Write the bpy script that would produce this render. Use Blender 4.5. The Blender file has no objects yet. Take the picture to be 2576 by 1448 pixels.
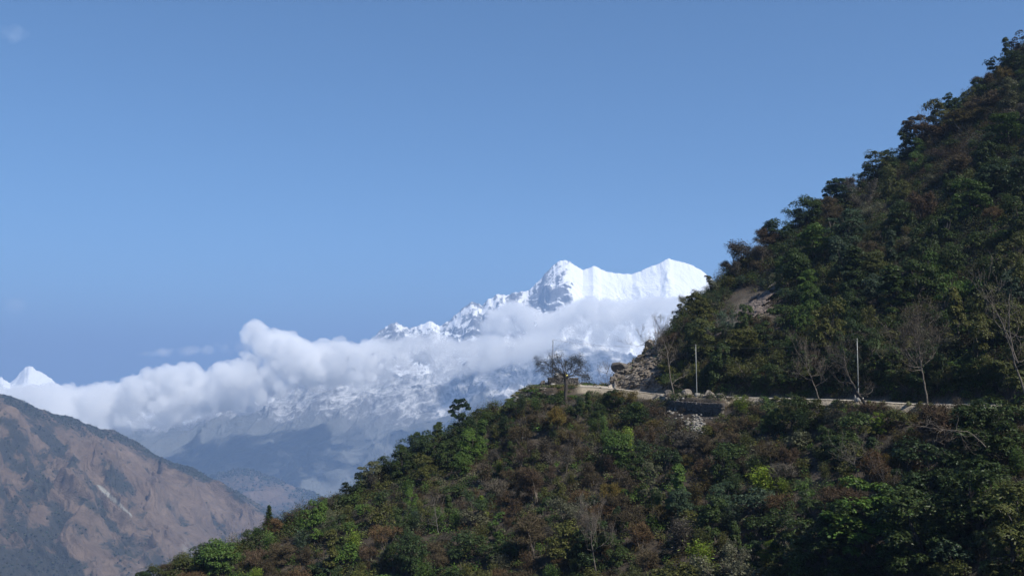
import bpy, math, random
import numpy as np
from mathutils import Vector

# ------------------------------------------------------------------ camera, world, sun, exposure
S = bpy.context.scene
COL = S.collection
S.render.engine = 'CYCLES'
S.view_settings.view_transform = 'Standard'
S.view_settings.look = 'None'
S.view_settings.gamma = 1.0
S.view_settings.exposure = 0.8
F = 2504.6                      # focal length in units of the 2576 px wide photograph
PITCH = math.atan(220.0 / F)
cam_d = bpy.data.cameras.new('camera'); cam_d.lens = 35.0; cam_d.sensor_width = 36.0
cam_d.clip_start = 0.5; cam_d.clip_end = 150000.0
cam = bpy.data.objects.new('camera', cam_d); COL.objects.link(cam)
cam.location = (0, 0, 0); cam.rotation_euler = (math.pi / 2 + PITCH, 0, 0)
S.camera = cam
SUN = Vector((0.55, -0.46, 0.80)).normalized()
SUN_EL = math.asin(SUN.z); SUN_ROT = math.atan2(SUN.x, SUN.y)
w = bpy.data.worlds.new('World'); S.world = w; w.use_nodes = True
nt = w.node_tree; bg = nt.nodes['Background']
sky = nt.nodes.new('ShaderNodeTexSky'); sky.sky_type = 'NISHITA'; sky.sun_disc = False
sky.sun_elevation = SUN_EL; sky.sun_rotation = SUN_ROT
sky.altitude = 2600.0; sky.air_density = 1.0; sky.dust_density = 0.0; sky.ozone_density = 4.5
tint = nt.nodes.new('ShaderNodeMix'); tint.data_type = 'RGBA'; tint.blend_type = 'MULTIPLY'; tint.inputs[0].default_value = 1.0
tint.inputs[7].default_value = (0.68, 0.95, 1.04, 1); nt.links.new(sky.outputs[0], tint.inputs[6]); nt.links.new(tint.outputs[2], bg.inputs[0]); bg.inputs[1].default_value = 0.074
sun_d = bpy.data.lights.new('sun', 'SUN'); sun_d.energy = 5.0; sun_d.angle = math.radians(0.53)
sun_d.color = (1.0, 0.955, 0.88)
sun_o = bpy.data.objects.new('sun', sun_d); COL.objects.link(sun_o)
sun_o.rotation_euler = SUN.to_track_quat('Z', 'Y').to_euler()
S.cycles.use_denoising = True
try: S.cycles.denoiser = 'OPENIMAGEDENOISE'
except Exception: pass
S.cycles.max_bounces = 18; S.cycles.diffuse_bounces = 3; S.cycles.glossy_bounces = 2
S.cycles.transmission_bounces = 3; S.cycles.volume_bounces = 16; S.cycles.transparent_max_bounces = 8
S.cycles.sample_clamp_indirect = 6.0

# ------------------------------------------------------------------ helpers
CP, SP = math.cos(PITCH), math.sin(PITCH)
def ray(X, Y):
    xc = (X - 1288.0) / F; yc = (723.2 - Y) / F
    dy = CP - yc * SP; dz = SP + yc * CP
    return xc / dy, dz / dy                      # x/y and z/y of the sight line
def P(X, Y, D):
    u, v = ray(X, Y); return np.array([u * D, D, v * D])
def project(x, y, z):                            # back to photograph coordinates (only for choosing labels)
    dep = y * CP + z * SP; up = -y * SP + z * CP
    return 1288 + F * x / dep, 723.2 - F * up / dep

def hash2(ix, iy, seed):
    h = (ix.astype(np.int64) * 374761393 + iy.astype(np.int64) * 668265263 + seed * 974634777) & 0xffffffff
    h = ((h ^ (h >> 13)) * 1274126177) & 0xffffffff
    return (h ^ (h >> 16)) & 0xffffffff
def perlin(x, y, seed=0):
    x, y = np.broadcast_arrays(np.asarray(x, float), np.asarray(y, float))
    xi = np.floor(x); yi = np.floor(y); fx = x - xi; fy = y - yi
    def g(a, b):
        t = hash2(xi + a, yi + b, seed) / 4294967296.0 * 2 * math.pi
        return np.cos(t) * (fx - a) + np.sin(t) * (fy - b)
    sx = fx ** 3 * (fx * (fx * 6 - 15) + 10); sy = fy ** 3 * (fy * (fy * 6 - 15) + 10)
    a = g(0, 0) + sx * (g(1, 0) - g(0, 0)); b = g(0, 1) + sx * (g(1, 1) - g(0, 1))
    return (a + sy * (b - a)) * 1.5
def fbm(x, y, oct=5, seed=0, gain=0.5):
    s = 0; a = 1; t = 0
    for i in range(oct):
        s = s + a * perlin(x * 2 ** i, y * 2 ** i, seed + i); t += a; a *= gain
    return s / t
def ridged(x, y, oct=6, seed=0, gain=0.55):
    s = 0; a = 1; t = 0; prev = 1
    for i in range(oct):
        n = 1 - np.abs(perlin(x * 2.03 ** i, y * 2.03 ** i, seed + i)); n = n * n
        s = s + a * n * prev; t += a; a *= gain; prev = np.clip(n * 1.3, 0, 1)
    return s / t
def sst(a, b, x): t = np.clip((x - a) / (b - a), 0, 1); return t * t * (3 - 2 * t)

def tag(o, label=None, cat=None, group=None, kind=None):
    if label: o['label'] = label
    if cat: o['category'] = cat
    if group: o['group'] = group
    if kind: o['kind'] = kind
    return o
def mkmesh(name, V, quads=None, tris=None, mats=(), qmat=None, tmat=None, smooth=False, attrs=None, cols=None):
    V = np.asarray(V, np.float32).reshape(-1, 3)
    q = np.zeros((0, 4), np.int32) if quads is None or len(quads) == 0 else np.asarray(quads, np.int32)
    t = np.zeros((0, 3), np.int32) if tris is None or len(tris) == 0 else np.asarray(tris, np.int32)
    me = bpy.data.meshes.new(name)
    me.vertices.add(len(V)); me.vertices.foreach_set('co', V.ravel())
    nl = q.size + t.size; me.loops.add(nl)
    me.loops.foreach_set('vertex_index', np.concatenate([q.ravel(), t.ravel()]).astype(np.int32))
    npol = len(q) + len(t); me.polygons.add(npol)
    st = np.concatenate([np.arange(len(q)) * 4, q.size + np.arange(len(t)) * 3]).astype(np.int32)
    me.polygons.foreach_set('loop_start', st)
    for m in mats: me.materials.append(m)
    if len(mats) > 1:
        mi = np.concatenate([np.zeros(len(q)) if qmat is None else qmat, np.zeros(len(t)) if tmat is None else tmat]).astype(np.int32)
        me.polygons.foreach_set('material_index', mi)
    if smooth: me.polygons.foreach_set('use_smooth', np.ones(npol, bool))
    me.update(calc_edges=True)
    for k, a in (attrs or {}).items():
        at = me.attributes.new(k, 'FLOAT', 'POINT'); at.data.foreach_set('value', np.asarray(a, np.float32).ravel())
    for k, a in (cols or {}).items():
        at = me.attributes.new(k, 'FLOAT_COLOR', 'POINT'); at.data.foreach_set('color', np.asarray(a, np.float32).ravel())
    return me
def mkobj(name, me, parent=None, loc=None):
    o = bpy.data.objects.new(name, me); COL.objects.link(o)
    if parent: o.parent = parent
    if loc is not None: o.location = loc
    return o
def gridq(nr, nc):
    i = np.arange(nr - 1)[:, None] * nc + np.arange(nc - 1)[None, :]
    return np.stack([i, i + 1, i + nc + 1, i + nc], -1).reshape(-1, 4)

class MB:
    def __init__(s): s.V = []; s.Q = []; s.T = []; s.qm = []; s.tm = []; s.n = 0
    def add(s, V, Q=None, T=None, m=0):
        V = np.asarray(V, float).reshape(-1, 3); s.V.append(V)
        if Q is not None and len(Q): s.Q.append(np.asarray(Q) + s.n); s.qm.append(np.full(len(Q), m))
        if T is not None and len(T): s.T.append(np.asarray(T) + s.n); s.tm.append(np.full(len(T), m))
        s.n += len(V)
    def mesh(s, name, mats, smooth=False):
        c = np.concatenate
        return mkmesh(name, c(s.V), c(s.Q) if s.Q else None, c(s.T) if s.T else None, mats,
                      c(s.qm) if s.qm else None, c(s.tm) if s.tm else None, smooth)
    def tube(s, pts, rad, n=5, m=0):
        pts = np.asarray(pts, float); k = len(pts); rad = np.asarray(rad, float)
        d = np.gradient(pts, axis=0); d /= np.linalg.norm(d, axis=1)[:, None] + 1e-9
        ref = np.where(np.abs(d[:, 2:3]) > 0.9, np.array([[1., 0, 0]]), np.array([[0, 0, 1.]]))
        a = np.cross(d, ref); a /= np.linalg.norm(a, axis=1)[:, None] + 1e-9
        b = np.cross(d, a)
        th = np.arange(n) / n * 2 * math.pi
        ring = pts[:, None] + rad[:, None, None] * (np.cos(th)[None, :, None] * a[:, None] + np.sin(th)[None, :, None] * b[:, None])
        V = np.concatenate([ring.reshape(-1, 3), pts[-1:]])
        i = np.arange(k - 1)[:, None] * n; j = np.arange(n)[None]; j2 = (j + 1) % n
        Q = np.stack([i + j, i + j2, i + n + j2, i + n + j], -1).reshape(-1, 4)
        T = [((k - 1) * n + a_, (k - 1) * n + (a_ + 1) % n, k * n) for a_ in range(n)]
        s.add(V, Q, T, m)
    def box(s, c, h, m=0, yaw=0.0, jit=0.0, rng=None):
        v = np.array([[x, y, z] for x in (-1, 1) for y in (-1, 1) for z in (-1, 1)], float) * np.array(h)
        if jit: v += rng.normal(0, jit, v.shape)
        cy, sy = math.cos(yaw), math.sin(yaw)
        v = v @ np.array([[cy, sy, 0], [-sy, cy, 0], [0, 0, 1]]) + np.array(c)
        s.add(v, [(0, 1, 3, 2), (4, 6, 7, 5), (0, 4, 5, 1), (2, 3, 7, 6), (0, 2, 6, 4), (1, 5, 7, 3)], None, m)

def nrm(a): return a / (np.linalg.norm(a, axis=-1, keepdims=True) + 1e-9)
def leaves(mb, C, N, L, W, rng, m=0, axis=None):
    """rhombic leaf-sized faces; N faces out, axis (optional) is the long direction"""
    n = len(C); L = np.broadcast_to(L, (n,))[:, None] * rng.uniform(.7, 1.3, (n, 1)); W = np.broadcast_to(W, (n,))[:, None] * rng.uniform(.7, 1.3, (n, 1))
    N = nrm(N)
    a = rng.normal(0, 1, (n, 3)) if axis is None else axis
    t = nrm(a - N * (a * N).sum(1, keepdims=True)); b = np.cross(N, t)
    V = np.stack([C - t * L / 2, C - b * W / 2, C + t * L / 2, C + b * W / 2], 1)
    mb.add(V.reshape(-1, 3), np.arange(4 * n).reshape(-1, 4), None, m)

# ------------------------------------------------------------------ materials
def newmat(name):
    m = bpy.data.materials.new(name); m.use_nodes = True; nt = m.node_tree
    return m, nt, nt.nodes['Principled BSDF']
def N(nt, t, **k):
    n = nt.nodes.new(t)
    for a, v in k.items(): setattr(n, a, v)
    return n
def noise(nt, scale, detail=6, rough=0.6, vec=None, dist=0.0, mscale=None, mrot=None):
    n = N(nt, 'ShaderNodeTexNoise'); n.inputs['Scale'].default_value = scale; n.inputs['Detail'].default_value = detail
    n.inputs['Roughness'].default_value = rough; n.inputs['Distortion'].default_value = dist
    if vec is None:
        tc = N(nt, 'ShaderNodeTexCoord'); vec = tc.outputs['Object']
    if mscale or mrot:
        mp = N(nt, 'ShaderNodeMapping'); nt.links.new(vec, mp.inputs[0])
        if mscale: mp.inputs['Scale'].default_value = mscale
        if mrot: mp.inputs['Rotation'].default_value = mrot
        vec = mp.outputs[0]
    nt.links.new(vec, n.inputs['Vector']); return n.outputs['Fac']
def ramp(nt, fac, stops):
    r = N(nt, 'ShaderNodeValToRGB'); e = r.color_ramp.elements
    while len(e) < len(stops): e.new(0.5)
    for i, (p, c) in enumerate(stops):
        e[i].position = p; e[i].color = (*c, 1) if len(c) == 3 else c
    nt.links.new(fac, r.inputs[0]); return r.outputs[0]
def mix(nt, fac, a, b, mode='MIX'):
    n = N(nt, 'ShaderNodeMix', data_type='RGBA', blend_type=mode)
    for i, v in ((0, fac), (6, a), (7, b)):
        if hasattr(v, 'links') or hasattr(v, 'is_linked'): nt.links.new(v, n.inputs[i])
        elif i == 0: n.inputs[0].default_value = v
        else: n.inputs[i].default_value = (*v, 1)
    return n.outputs[2]
def math_(nt, op, a, b=None, c=None, clamp=False):
    n = N(nt, 'ShaderNodeMath', operation=op); n.use_clamp = clamp
    for i, v in enumerate((a, b, c)):
        if v is None: continue
        if hasattr(v, 'is_linked'): nt.links.new(v, n.inputs[i])
        else: n.inputs[i].default_value = v
    return n.outputs[0]
def attr(nt, name): return N(nt, 'ShaderNodeAttribute', attribute_name=name)
def bump(nt, h, strength, dist):
    b = N(nt, 'ShaderNodeBump'); b.inputs['Strength'].default_value = strength; b.inputs['Distance'].default_value = dist
    nt.links.new(h, b.inputs['Height']); return b.outputs[0]

def leaf_material(name, src, rough=0.45, trans=0.25, vary=0.5, spec=0.35):
    """foliage whose colour comes from the plant (object colour) or from the tint stored on each plant of a mass"""
    m, nt, bs = newmat(name)
    if src == 'object':
        oi = N(nt, 'ShaderNodeObjectInfo'); base = oi.outputs['Color']
    else: base = attr(nt, 'tint').outputs['Color']
    geo = N(nt, 'ShaderNodeNewGeometry'); ri = geo.outputs['Random Per Island']
    v = math_(nt, 'MULTIPLY_ADD', ri, vary * 2, 1 - vary)
    hs = N(nt, 'ShaderNodeHueSaturation'); nt.links.new(base, hs.inputs['Color']); nt.links.new(v, hs.inputs['Value'])
    h = math_(nt, 'MULTIPLY_ADD', ri, 37.0, 0.0); h = math_(nt, 'FRACT', h); h = math_(nt, 'MULTIPLY_ADD', h, 0.05, 0.475)
    nt.links.new(h, hs.inputs['Hue'])
    nt.links.new(hs.outputs[0], bs.inputs['Base Color'])
    bs.inputs['Roughness'].default_value = rough; bs.inputs['Specular IOR Level'].default_value = spec
    if trans > 0:
        tr = N(nt, 'ShaderNodeBsdfTranslucent'); nt.links.new(hs.outputs[0], tr.inputs['Color'])
        mx = N(nt, 'ShaderNodeMixShader'); mx.inputs[0].default_value = trans
        nt.links.new(bs.outputs[0], mx.inputs[1]); nt.links.new(tr.outputs[0], mx.inputs[2])
        nt.links.new(mx.outputs[0], nt.nodes['Material Output'].inputs[0])
    return m
M_LEAF = leaf_material('leaf', 'object', 0.5, 0.28, 0.6, 0.22)
M_TWIGS = leaf_material('twigs', 'object', 0.85, 0.0, 0.5, 0.1)
M_MASSLEAF = leaf_material('mass_leaf', 'tint', 0.7, 0.15, 0.6, 0.12)
def plain_noise(name, c1, c2, scale, rough=0.85, bumps=0.0, mscale=None):
    m, nt, bs = newmat(name); f = noise(nt, scale, mscale=mscale)
    nt.links.new(ramp(nt, f, [(0.3, c1), (0.7, c2)]), bs.inputs['Base Color']); bs.inputs['Roughness'].default_value = rough
    if bumps: nt.links.new(bump(nt, f, 0.8, bumps), bs.inputs['Normal'])
    return m
M_BARK = plain_noise('bark', (0.05, 0.04, 0.032), (0.15, 0.125, 0.10), 3.0, 0.9)
M_DARKBARK = plain_noise('dark_bark', (0.022, 0.018, 0.015), (0.06, 0.05, 0.042), 3.0, 0.9)
M_PALEBARK = plain_noise('pale_bark', (0.075, 0.066, 0.055), (0.17, 0.15, 0.125), 3.0, 0.85)
M_ROCK = plain_noise('rock', (0.06, 0.05, 0.04), (0.24, 0.21, 0.175), 2.2, 0.9, 0.15)
M_DARKROCK = plain_noise('dark_rock', (0.035, 0.03, 0.027), (0.13, 0.115, 0.10), 1.5, 0.9, 0.1)
M_PALEROCK = plain_noise('pale_rock', (0.11, 0.10, 0.085), (0.25, 0.235, 0.21), 2.0, 0.9, 0.05)
M_CONCRETE = plain_noise('concrete', (0.20, 0.19, 0.17), (0.32, 0.30, 0.27), 4.0, 0.85)

# ------------------------------------------------------------------ near hillside as a height field over (x/y, y)
def tab(rows): return np.array([[*P(*r)] for r in rows])
def by_u(rows):
    a = tab(rows); u = a[:, 0] / a[:, 1]; o = np.argsort(u); return u[o], a[o, 1], a[o, 2]
CREST = [(-900, 2300, 120), (-300, 1900, 135), (200, 1580, 148), (370, 1500, 155), (500, 1432, 160), (620, 1392, 165), (700, 1345, 168), (860, 1280, 175),
         (960, 1207, 180), (1100, 1125, 188), (1180, 1078, 192), (1240, 1040, 195), (1285, 1000, 198), (1320, 974, 201), (1400, 962, 204), (1480, 966, 207),
         (1530, 968, 209), (1552, 935, 211), (1600, 900, 214), (1640, 872, 216), (1690, 838, 219), (1730, 800, 223), (1800, 745, 229), (1860, 690, 234),
         (1950, 632, 241), (2060, 560, 249), (2200, 465, 259), (2300, 402, 266), (2420, 285, 276), (2520, 195, 286), (2576, 140, 291),
         (2800, -60, 312), (3100, -300, 330), (3700, -700, 350)]
OUTER = [(1240, 1046, 188), (1290, 1002, 190), (1330, 978, 193), (1400, 973, 195), (1500, 975, 195), (1560, 980, 192), (1640, 990, 185), (1750, 996, 172),
         (1850, 1000, 164), (2000, 1004, 152), (2157, 1009, 142), (2300, 1018, 133), (2576, 1024, 118), (2900, 1030, 102), (3700, 1060, 78)]
BOTTOM = [(-900, 2400, 110), (-300, 2000, 122), (200, 1680, 138), (370, 1600, 144), (500, 1540, 146), (700, 1480, 146), (860, 1448, 147), (1000, 1448, 143), (1288, 1448, 134),
          (1700, 1448, 120), (2000, 1448, 111), (2300, 1448, 99), (2576, 1448, 85), (2900, 1448, 72), (3700, 1448, 55)]
CREST = [(x, y - (14 if x >= 1730 else 6 if x < 1200 else 0), d) for x, y, d in CREST]
cu, cD, cz = by_u(CREST); ou, oD, oz = by_u(OUTER); bu, bD, bz = by_u(BOTTOM)
UW = 7.4
UR0, UR1 = ray(1325, 970)[0], ray(1535, 970)[0]
U_GRID = np.linspace(-0.95, 1.02, 860)
D_GRID = np.concatenate([np.arange(24, 80, 2.0), np.arange(80, 300, 0.55), np.arange(300, 480, 4.0)])
def column_z(u):
    if u > ou[0] and u < UR0:                    # the road bench fades into the plain ridge at its left end
        k = (u - ou[0]) / (UR0 - ou[0]); k = k * k * (3 - 2 * k)
        return column_raw(u, True) * k + column_raw(u, False) * (1 - k)
    return column_raw(u, u > ou[0])
def column_raw(u, bench):
    Dc, zc = np.interp(u, cu, cD), np.interp(u, cu, cz); Db, zb = np.interp(u, bu, bD), np.interp(u, bu, bz)
    pts = [(20, zb - 0.55 * (Db - 35) - 4), (35, zb - 0.55 * (Db - 35) - 3), (Db, zb)]
    if bench:
        Do, zo = np.interp(u, ou, oD), np.interp(u, ou, oz)
        Dm, zm = (Db + Do) / 2, (zb + zo) / 2 - 0.2; pts.append((Dm, zm))
        kw_ = float(sst(ray(1672, 1000)[0], ray(1694, 1000)[0], u) * (1 - sst(ray(1812, 1000)[0], ray(1836, 1000)[0], u)))
        if kw_ > 0.01:                             # the shoulder held up by the retaining wall
            e = 3.6 * kw_; zf = zo - .9 + (zm - zo + .9) * (e + .1) / (Do - 1.2 - Dm)
            pts.append((Do - 1.3 - e, zf)); pts.append((Do - 1.2 - e, zo - .9 + .25 * kw_))
        else: pts.append((Do - 1.2, zo - 0.9))
        pts.append((Do, zo))
        if u > UR1:
            Di = Do + UW; pts.append((Di, zo + 0.05))
            if Dc - Di > 4:
                k = min(1.0, (zc - zo) / 8.0); pts.append((Di + 1.6, zo + 2.4 * k))
                pts.append(((Di + Dc) / 2, (zo + 2.4 + zc) / 2 + 0.8 * k))
    else: pts.append(((Db + Dc) / 2, (zb + zc) / 2 + 0.6))
    pts += [(Dc, zc), (Dc + 5, zc - 1.5 - (1.0 if u > UR1 else 0)), (Dc + 60, zc - 45), (Dc + 250, zc - 200)]
    pts = sorted(pts); a = np.array(pts)
    return np.interp(D_GRID, a[:, 0], a[:, 1])
Z_GRID = np.array([column_z(u) for u in U_GRID])
UU, DD = np.meshgrid(U_GRID, D_GRID, indexing='ij'); XX = UU * DD
roadD = np.interp(U_GRID, ou, oD)[:, None]
near_road = np.where(UU > ou[0], sst(0.5, 6.0, np.maximum(roadD - 0.5 - DD, DD - roadD - UW - 0.5)), 1.0)
crest_k = sst(0, 14, np.abs(DD - np.interp(U_GRID, cu, cD)[:, None])) * 0.75 + 0.25
rav = fbm(XX / 26 + DD / 60, DD / 55, 3, 5)
Z_GRID = Z_GRID + near_road * crest_k * (2.2 * rav + 0.9 * fbm(XX / 7, DD / 7, 4, 11))
bump_edge = (near_road > 0.02) & (near_road < 0.9)
Z_GRID = Z_GRID + bump_edge * 0.12 * fbm(XX / 1.3, DD / 1.3, 2, 3)
def zat(x, y):
    u = x / y
    i = np.clip((u - U_GRID[0]) / (U_GRID[1] - U_GRID[0]), 0, len(U_GRID) - 1.001); i0 = np.floor(i).astype(int); fi = i - i0
    j = np.clip(np.searchsorted(D_GRID, y) - 1, 0, len(D_GRID) - 2); fj = (y - D_GRID[j]) / (D_GRID[j + 1] - D_GRID[j])
    a = Z_GRID[i0, j] * (1 - fi) + Z_GRID[i0 + 1, j] * fi; b = Z_GRID[i0, j + 1] * (1 - fi) + Z_GRID[i0 + 1, j + 1] * fi
    return a * (1 - fj) + b * fj
DS = np.arange(60, 330, 0.3)
def hit(X, Y):
    u, v = ray(X, Y)
    if not (U_GRID[0] < u < U_GRID[-1]): return None
    zz = zat(np.full(DS.shape, u) * DS, DS); k = np.nonzero(zz >= v * DS)[0]
    if len(k) == 0: return None
    return np.array([u * DS[k[0]], DS[k[0]], zz[k[0]]])
def blob(X, Y, cx, cy, rx, ry): return np.exp(-(((X - cx) / rx) ** 2 + ((Y - cy) / ry) ** 2))
# ------------------------------------------------------------------ the hillside sheet and the road on it
PX, PY = project(XX, DD, Z_GRID)
inner = roadD + UW
cutface = sst(1535, 1552, PX) * (1 - sst(1655, 1690, PX)) * sst(-1.0, 0.6, DD - inner) * (PY > 850)
outcrop = .45 * np.clip(blob(PX, PY, 1898, 785, 58, 48) * 1.6 + blob(PX, PY, 1850, 805, 40, 22) - 0.55 + .5 * fbm(XX / 2, Z_GRID / 2, 3, 4), 0, 1)
earth = np.clip(blob(PX, PY, 1330, 1180, 120, 60) + blob(PX, PY, 1700, 1030, 120, 25) + 0.4 * fbm(XX / 9, DD / 9, 3, 21), 0, 1)
m, nt, bs = newmat('hill_ground')
g = ramp(nt, noise(nt, 0.35), [(0.3, (0.022, 0.018, 0.012)), (0.55, (0.05, 0.036, 0.023)), (0.75, (0.034, 0.036, 0.018))])
r = ramp(nt, noise(nt, 0.9, 8, 0.7, mscale=(1, 1, 2.2)), [(0.33, (0.06, 0.045, 0.035)), (0.5, (0.22, 0.185, 0.15)), (0.72, (0.38, 0.34, 0.29))])
c = mix(nt, attr(nt, 'rock').outputs['Fac'], g, r)
c = mix(nt, attr(nt, 'dirt').outputs['Fac'], c, (0.26, 0.22, 0.165))
nt.links.new(c, bs.inputs['Base Color']); bs.inputs['Roughness'].default_value = 0.95
nt.links.new(bump(nt, noise(nt, 1.6, 8, 0.7), 1.0, 0.5), bs.inputs['Normal'])
dirt = np.where(UU > ou[0], 1 - sst(0.0, 1.2, np.maximum(roadD - 1.0 - DD, DD - inner + 0.6)), 0) * sst(1440, 1470, PX)
V = np.stack([XX, DD, Z_GRID], -1)
me = mkmesh('hillside', V, gridq(*XX.shape), None, [m], smooth=True,
            attrs={'rock': np.clip(cutface + outcrop, 0, 1), 'dirt': dirt})
tag(mkobj('hillside', me), kind='structure')

ru = np.linspace(ray(1432, 970)[0], 1.0, 420)
rd = np.linspace(0, 1, 14)
RD0 = np.interp(ru, ou, oD)
RD0 = np.where(ru < UR1, RD0 + (UR1 - ru) / (UR1 - ru[0]) * 1.5, RD0)
RD1 = np.where(ru < UR1 + .005, np.interp(ru, cu, cD) + 2.0, np.interp(ru, ou, oD) + UW - 0.25)
RDm = RD0[:, None] + 0.35 + 0.25 * fbm(ru * 60, ru * 0, 3, 8)[:, None] + (RD1 - RD0 - 0.6)[:, None] * rd[None]
RX = ru[:, None] * RDm
RZ = zat(RX.ravel(), RDm.ravel()).reshape(RX.shape)
ruts = -0.03 * (np.exp(-((rd - .3) / .07) ** 2) + np.exp(-((rd - .68) / .07) ** 2))[None]
RZ = RZ + 0.09 + ruts + 0.02 * fbm(RX * 1.5, RDm * 1.5, 3, 4)
m, nt, bs = newmat('road_dirt')
c = ramp(nt, noise(nt, 0.8, 8, 0.65), [(0.3, (0.20, 0.17, 0.13)), (0.55, (0.33, 0.29, 0.235)), (0.75, (0.45, 0.41, 0.35))])
nt.links.new(c, bs.inputs['Base Color']); bs.inputs['Roughness'].default_value = 0.95
nt.links.new(bump(nt, noise(nt, 5, 6), 0.6, 0.08), bs.inputs['Normal'])
tag(mkobj('road', mkmesh('road', np.stack([RX, RDm, RZ], -1), gridq(*RX.shape), None, [m], smooth=True)), kind='structure')

# ------------------------------------------------------------------ far terrain
def ridge_mass(name, crest, bottom, ncol, nrow, amp, wl, seed, mat, attrs_fn, power=1.0, jag=0.0, stretch=2.2, back=0.25, oct=6, skew=0.0, keep=0.06, damp=None):
    a = tab(crest); b = tab(bottom); au = a[:, 0] / a[:, 1]; bu_ = b[:, 0] / b[:, 1]
    u = np.linspace(au[0], au[-1], ncol); t = np.concatenate([np.linspace(-back, -0.02, 12), np.linspace(0, 1, nrow) ** 1.0])
    Dc = np.interp(u, au, a[:, 1])[:, None]; zc = np.interp(u, au, a[:, 2])[:, None]
    Db = np.interp(u, bu_, b[:, 1])[:, None]; zb = np.interp(u, bu_, b[:, 2])[:, None]
    T = np.broadcast_to(t[None], (ncol, len(t)))
    D = Dc + (Db - Dc) * T; X = u[:, None] * D
    Z = zc + (zb - zc) * np.sign(T) * np.abs(T) ** power
    Z = np.where(T < 0, zc + (zb - zc) * np.abs(T) * 1.0, Z)
    jg = jag * (1 if damp is None else damp(u)[:, None]) * (ridged(X / (wl * 0.16) , X * 0 + seed, 4, seed + 9) - 0.42)
    rn = ridged((X + skew * D) / wl + 0.75 * fbm(X / wl * .8, D / wl * .8, 4, seed + 3), D / (wl * stretch), oct, seed)
    k = keep + (1 - keep) * sst(0, 0.22, np.abs(T))
    A = amp if damp is None else amp * damp(u)[:, None]
    dsp = A * k * (rn - 0.42) * (1 - 0.4 * T.clip(0, 1))
    Z = Z + np.where(T < 0, np.minimum(dsp, 0), dsp) + jg * (1 - sst(0, .12, np.abs(T)))
    gx = np.gradient(Z, axis=0) / np.gradient(X, axis=0)
    gd = np.gradient(Z, axis=1) / (np.gradient(D, axis=1))
    slope = np.sqrt(gx ** 2 + gd ** 2)
    uu = np.broadcast_to(u[:, None], T.shape)
    at = attrs_fn(uu, T, X, D, Z, slope, gx, rn)
    me = mkmesh(name, np.stack([X, D, Z], -1), gridq(*T.shape), None, [mat], smooth=True, attrs=at)
    o = tag(mkobj(name, me), kind='structure'); return o, (u, t, X, D, Z, at)

# snowy massif materials
def mountain_mat(name, rockc, forestc, detail_scale, thin=0.0, soft=(0.38, 0.62)):
    m, nt, bs = newmat(name)
    n1 = noise(nt, detail_scale, 10, 0.72, mscale=(1, 0.6, 0.8), dist=0.8)
    n0 = noise(nt, detail_scale * 0.22, 5, 0.6, dist=1.2)
    rock = ramp(nt, n1, [(0.35, tuple(x * .6 for x in rockc)), (0.65, tuple(x * 1.4 for x in rockc))])
    base = mix(nt, attr(nt, 'forest').outputs['Fac'], rock, forestc)
    s = math_(nt, 'ADD', attr(nt, 'snow').outputs['Fac'], math_(nt, 'MULTIPLY_ADD', n1, 2.2, -1.1))
    s = math_(nt, 'ADD', s, math_(nt, 'MULTIPLY_ADD', n0, 0.8, -0.4))
    mr = N(nt, 'ShaderNodeMapRange'); mr.interpolation_type = 'SMOOTHSTEP'
    nt.links.new(s, mr.inputs[0]); mr.inputs[1].default_value = soft[0]; mr.inputs[2].default_value = soft[1]; mr.inputs[4].default_value = 1 - thin
    c = mix(nt, mr.outputs[0], base, (0.92, 0.92, 0.92))
    nt.links.new(c, bs.inputs['Base Color']); bs.inputs['Roughness'].default_value = 0.85
    nt.links.new(bump(nt, noise(nt, detail_scale * 0.7, 8, 0.65, mscale=(1, 0.5, 0.7)), 0.6, 42.0), bs.inputs['Normal'])
    return m
M_MASSIF = mountain_mat('massif', (0.17, 0.17, 0.18), (0.04, 0.05, 0.045), 0.013)
M_DUSTED = mountain_mat('dusted', (0.12, 0.12, 0.125), (0.115, 0.12, 0.115), 0.014, 0.3, (0.42, 1.7))
CR2 = [(560, 1060), (700, 985), (800, 930), (880, 885), (935, 852), (955, 832), (972, 822), (985, 812), (1000, 811), (1015, 820), (1030, 826), (1060, 816),
       (1085, 808), (1105, 820), (1130, 806), (1150, 787), (1170, 769), (1190, 757), (1212, 768), (1228, 752), (1240, 748), (1252, 738), (1270, 742), (1300, 736), (1330, 731), (1345, 716),
       (1362, 698), (1378, 680), (1392, 668), (1405, 657), (1422, 654), (1434, 658), (1448, 668), (1466, 679), (1480, 675), (1492, 668), (1504, 671), (1513, 678), (1530, 683), (1560, 688),
       (1590, 689), (1610, 682), (1640, 668), (1660, 662), (1674, 652), (1685, 650), (1698, 655), (1722, 660), (1742, 667), (1765, 680), (1790, 700), (1850, 740), (1990, 790), (2200, 860)]
def a2(u, T, X, D, Z, sl, gx, rn):
    px = 1288 + u * F
    rocky = 1 - sst(1375, 1500, px)                       # left part of the range shows more rock
    face = blob(px, T, 1425, .10, 30, .16) + 0.7 * blob(px, T, 1455, .3, 45, .2)
    sn = 1.25 - 0.66 * rocky - 0.3 * rocky * sst(1.0, 2.2, sl) - .12 * blob(px, T, 1425, .1, 28, .2) - 0.05 * face - 0.2 * sst(1.3, 2.6, sl) - .25 * (1 - rocky) * sst(.1, .45, fbm(X / 130 + D / 300, D / 90, 5, 12)) - 0.25 * rocky * sst(.5, .7, rn)
    return {'snow': sn, 'forest': np.zeros_like(sn)}
_, G2 = ridge_mass('snow_mountain', [(x, y, 10000) for x, y in CR2], [(x, 1015, 8600) for x in (560, 2200)], 1100, 300, 215, 520, 41, M_MASSIF, a2, jag=22, oct=8, keep=0.025, skew=.3, stretch=1.3, damp=lambda u: 1 - .5 * sst(1390, 1490, 1288 + u * F))

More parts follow.
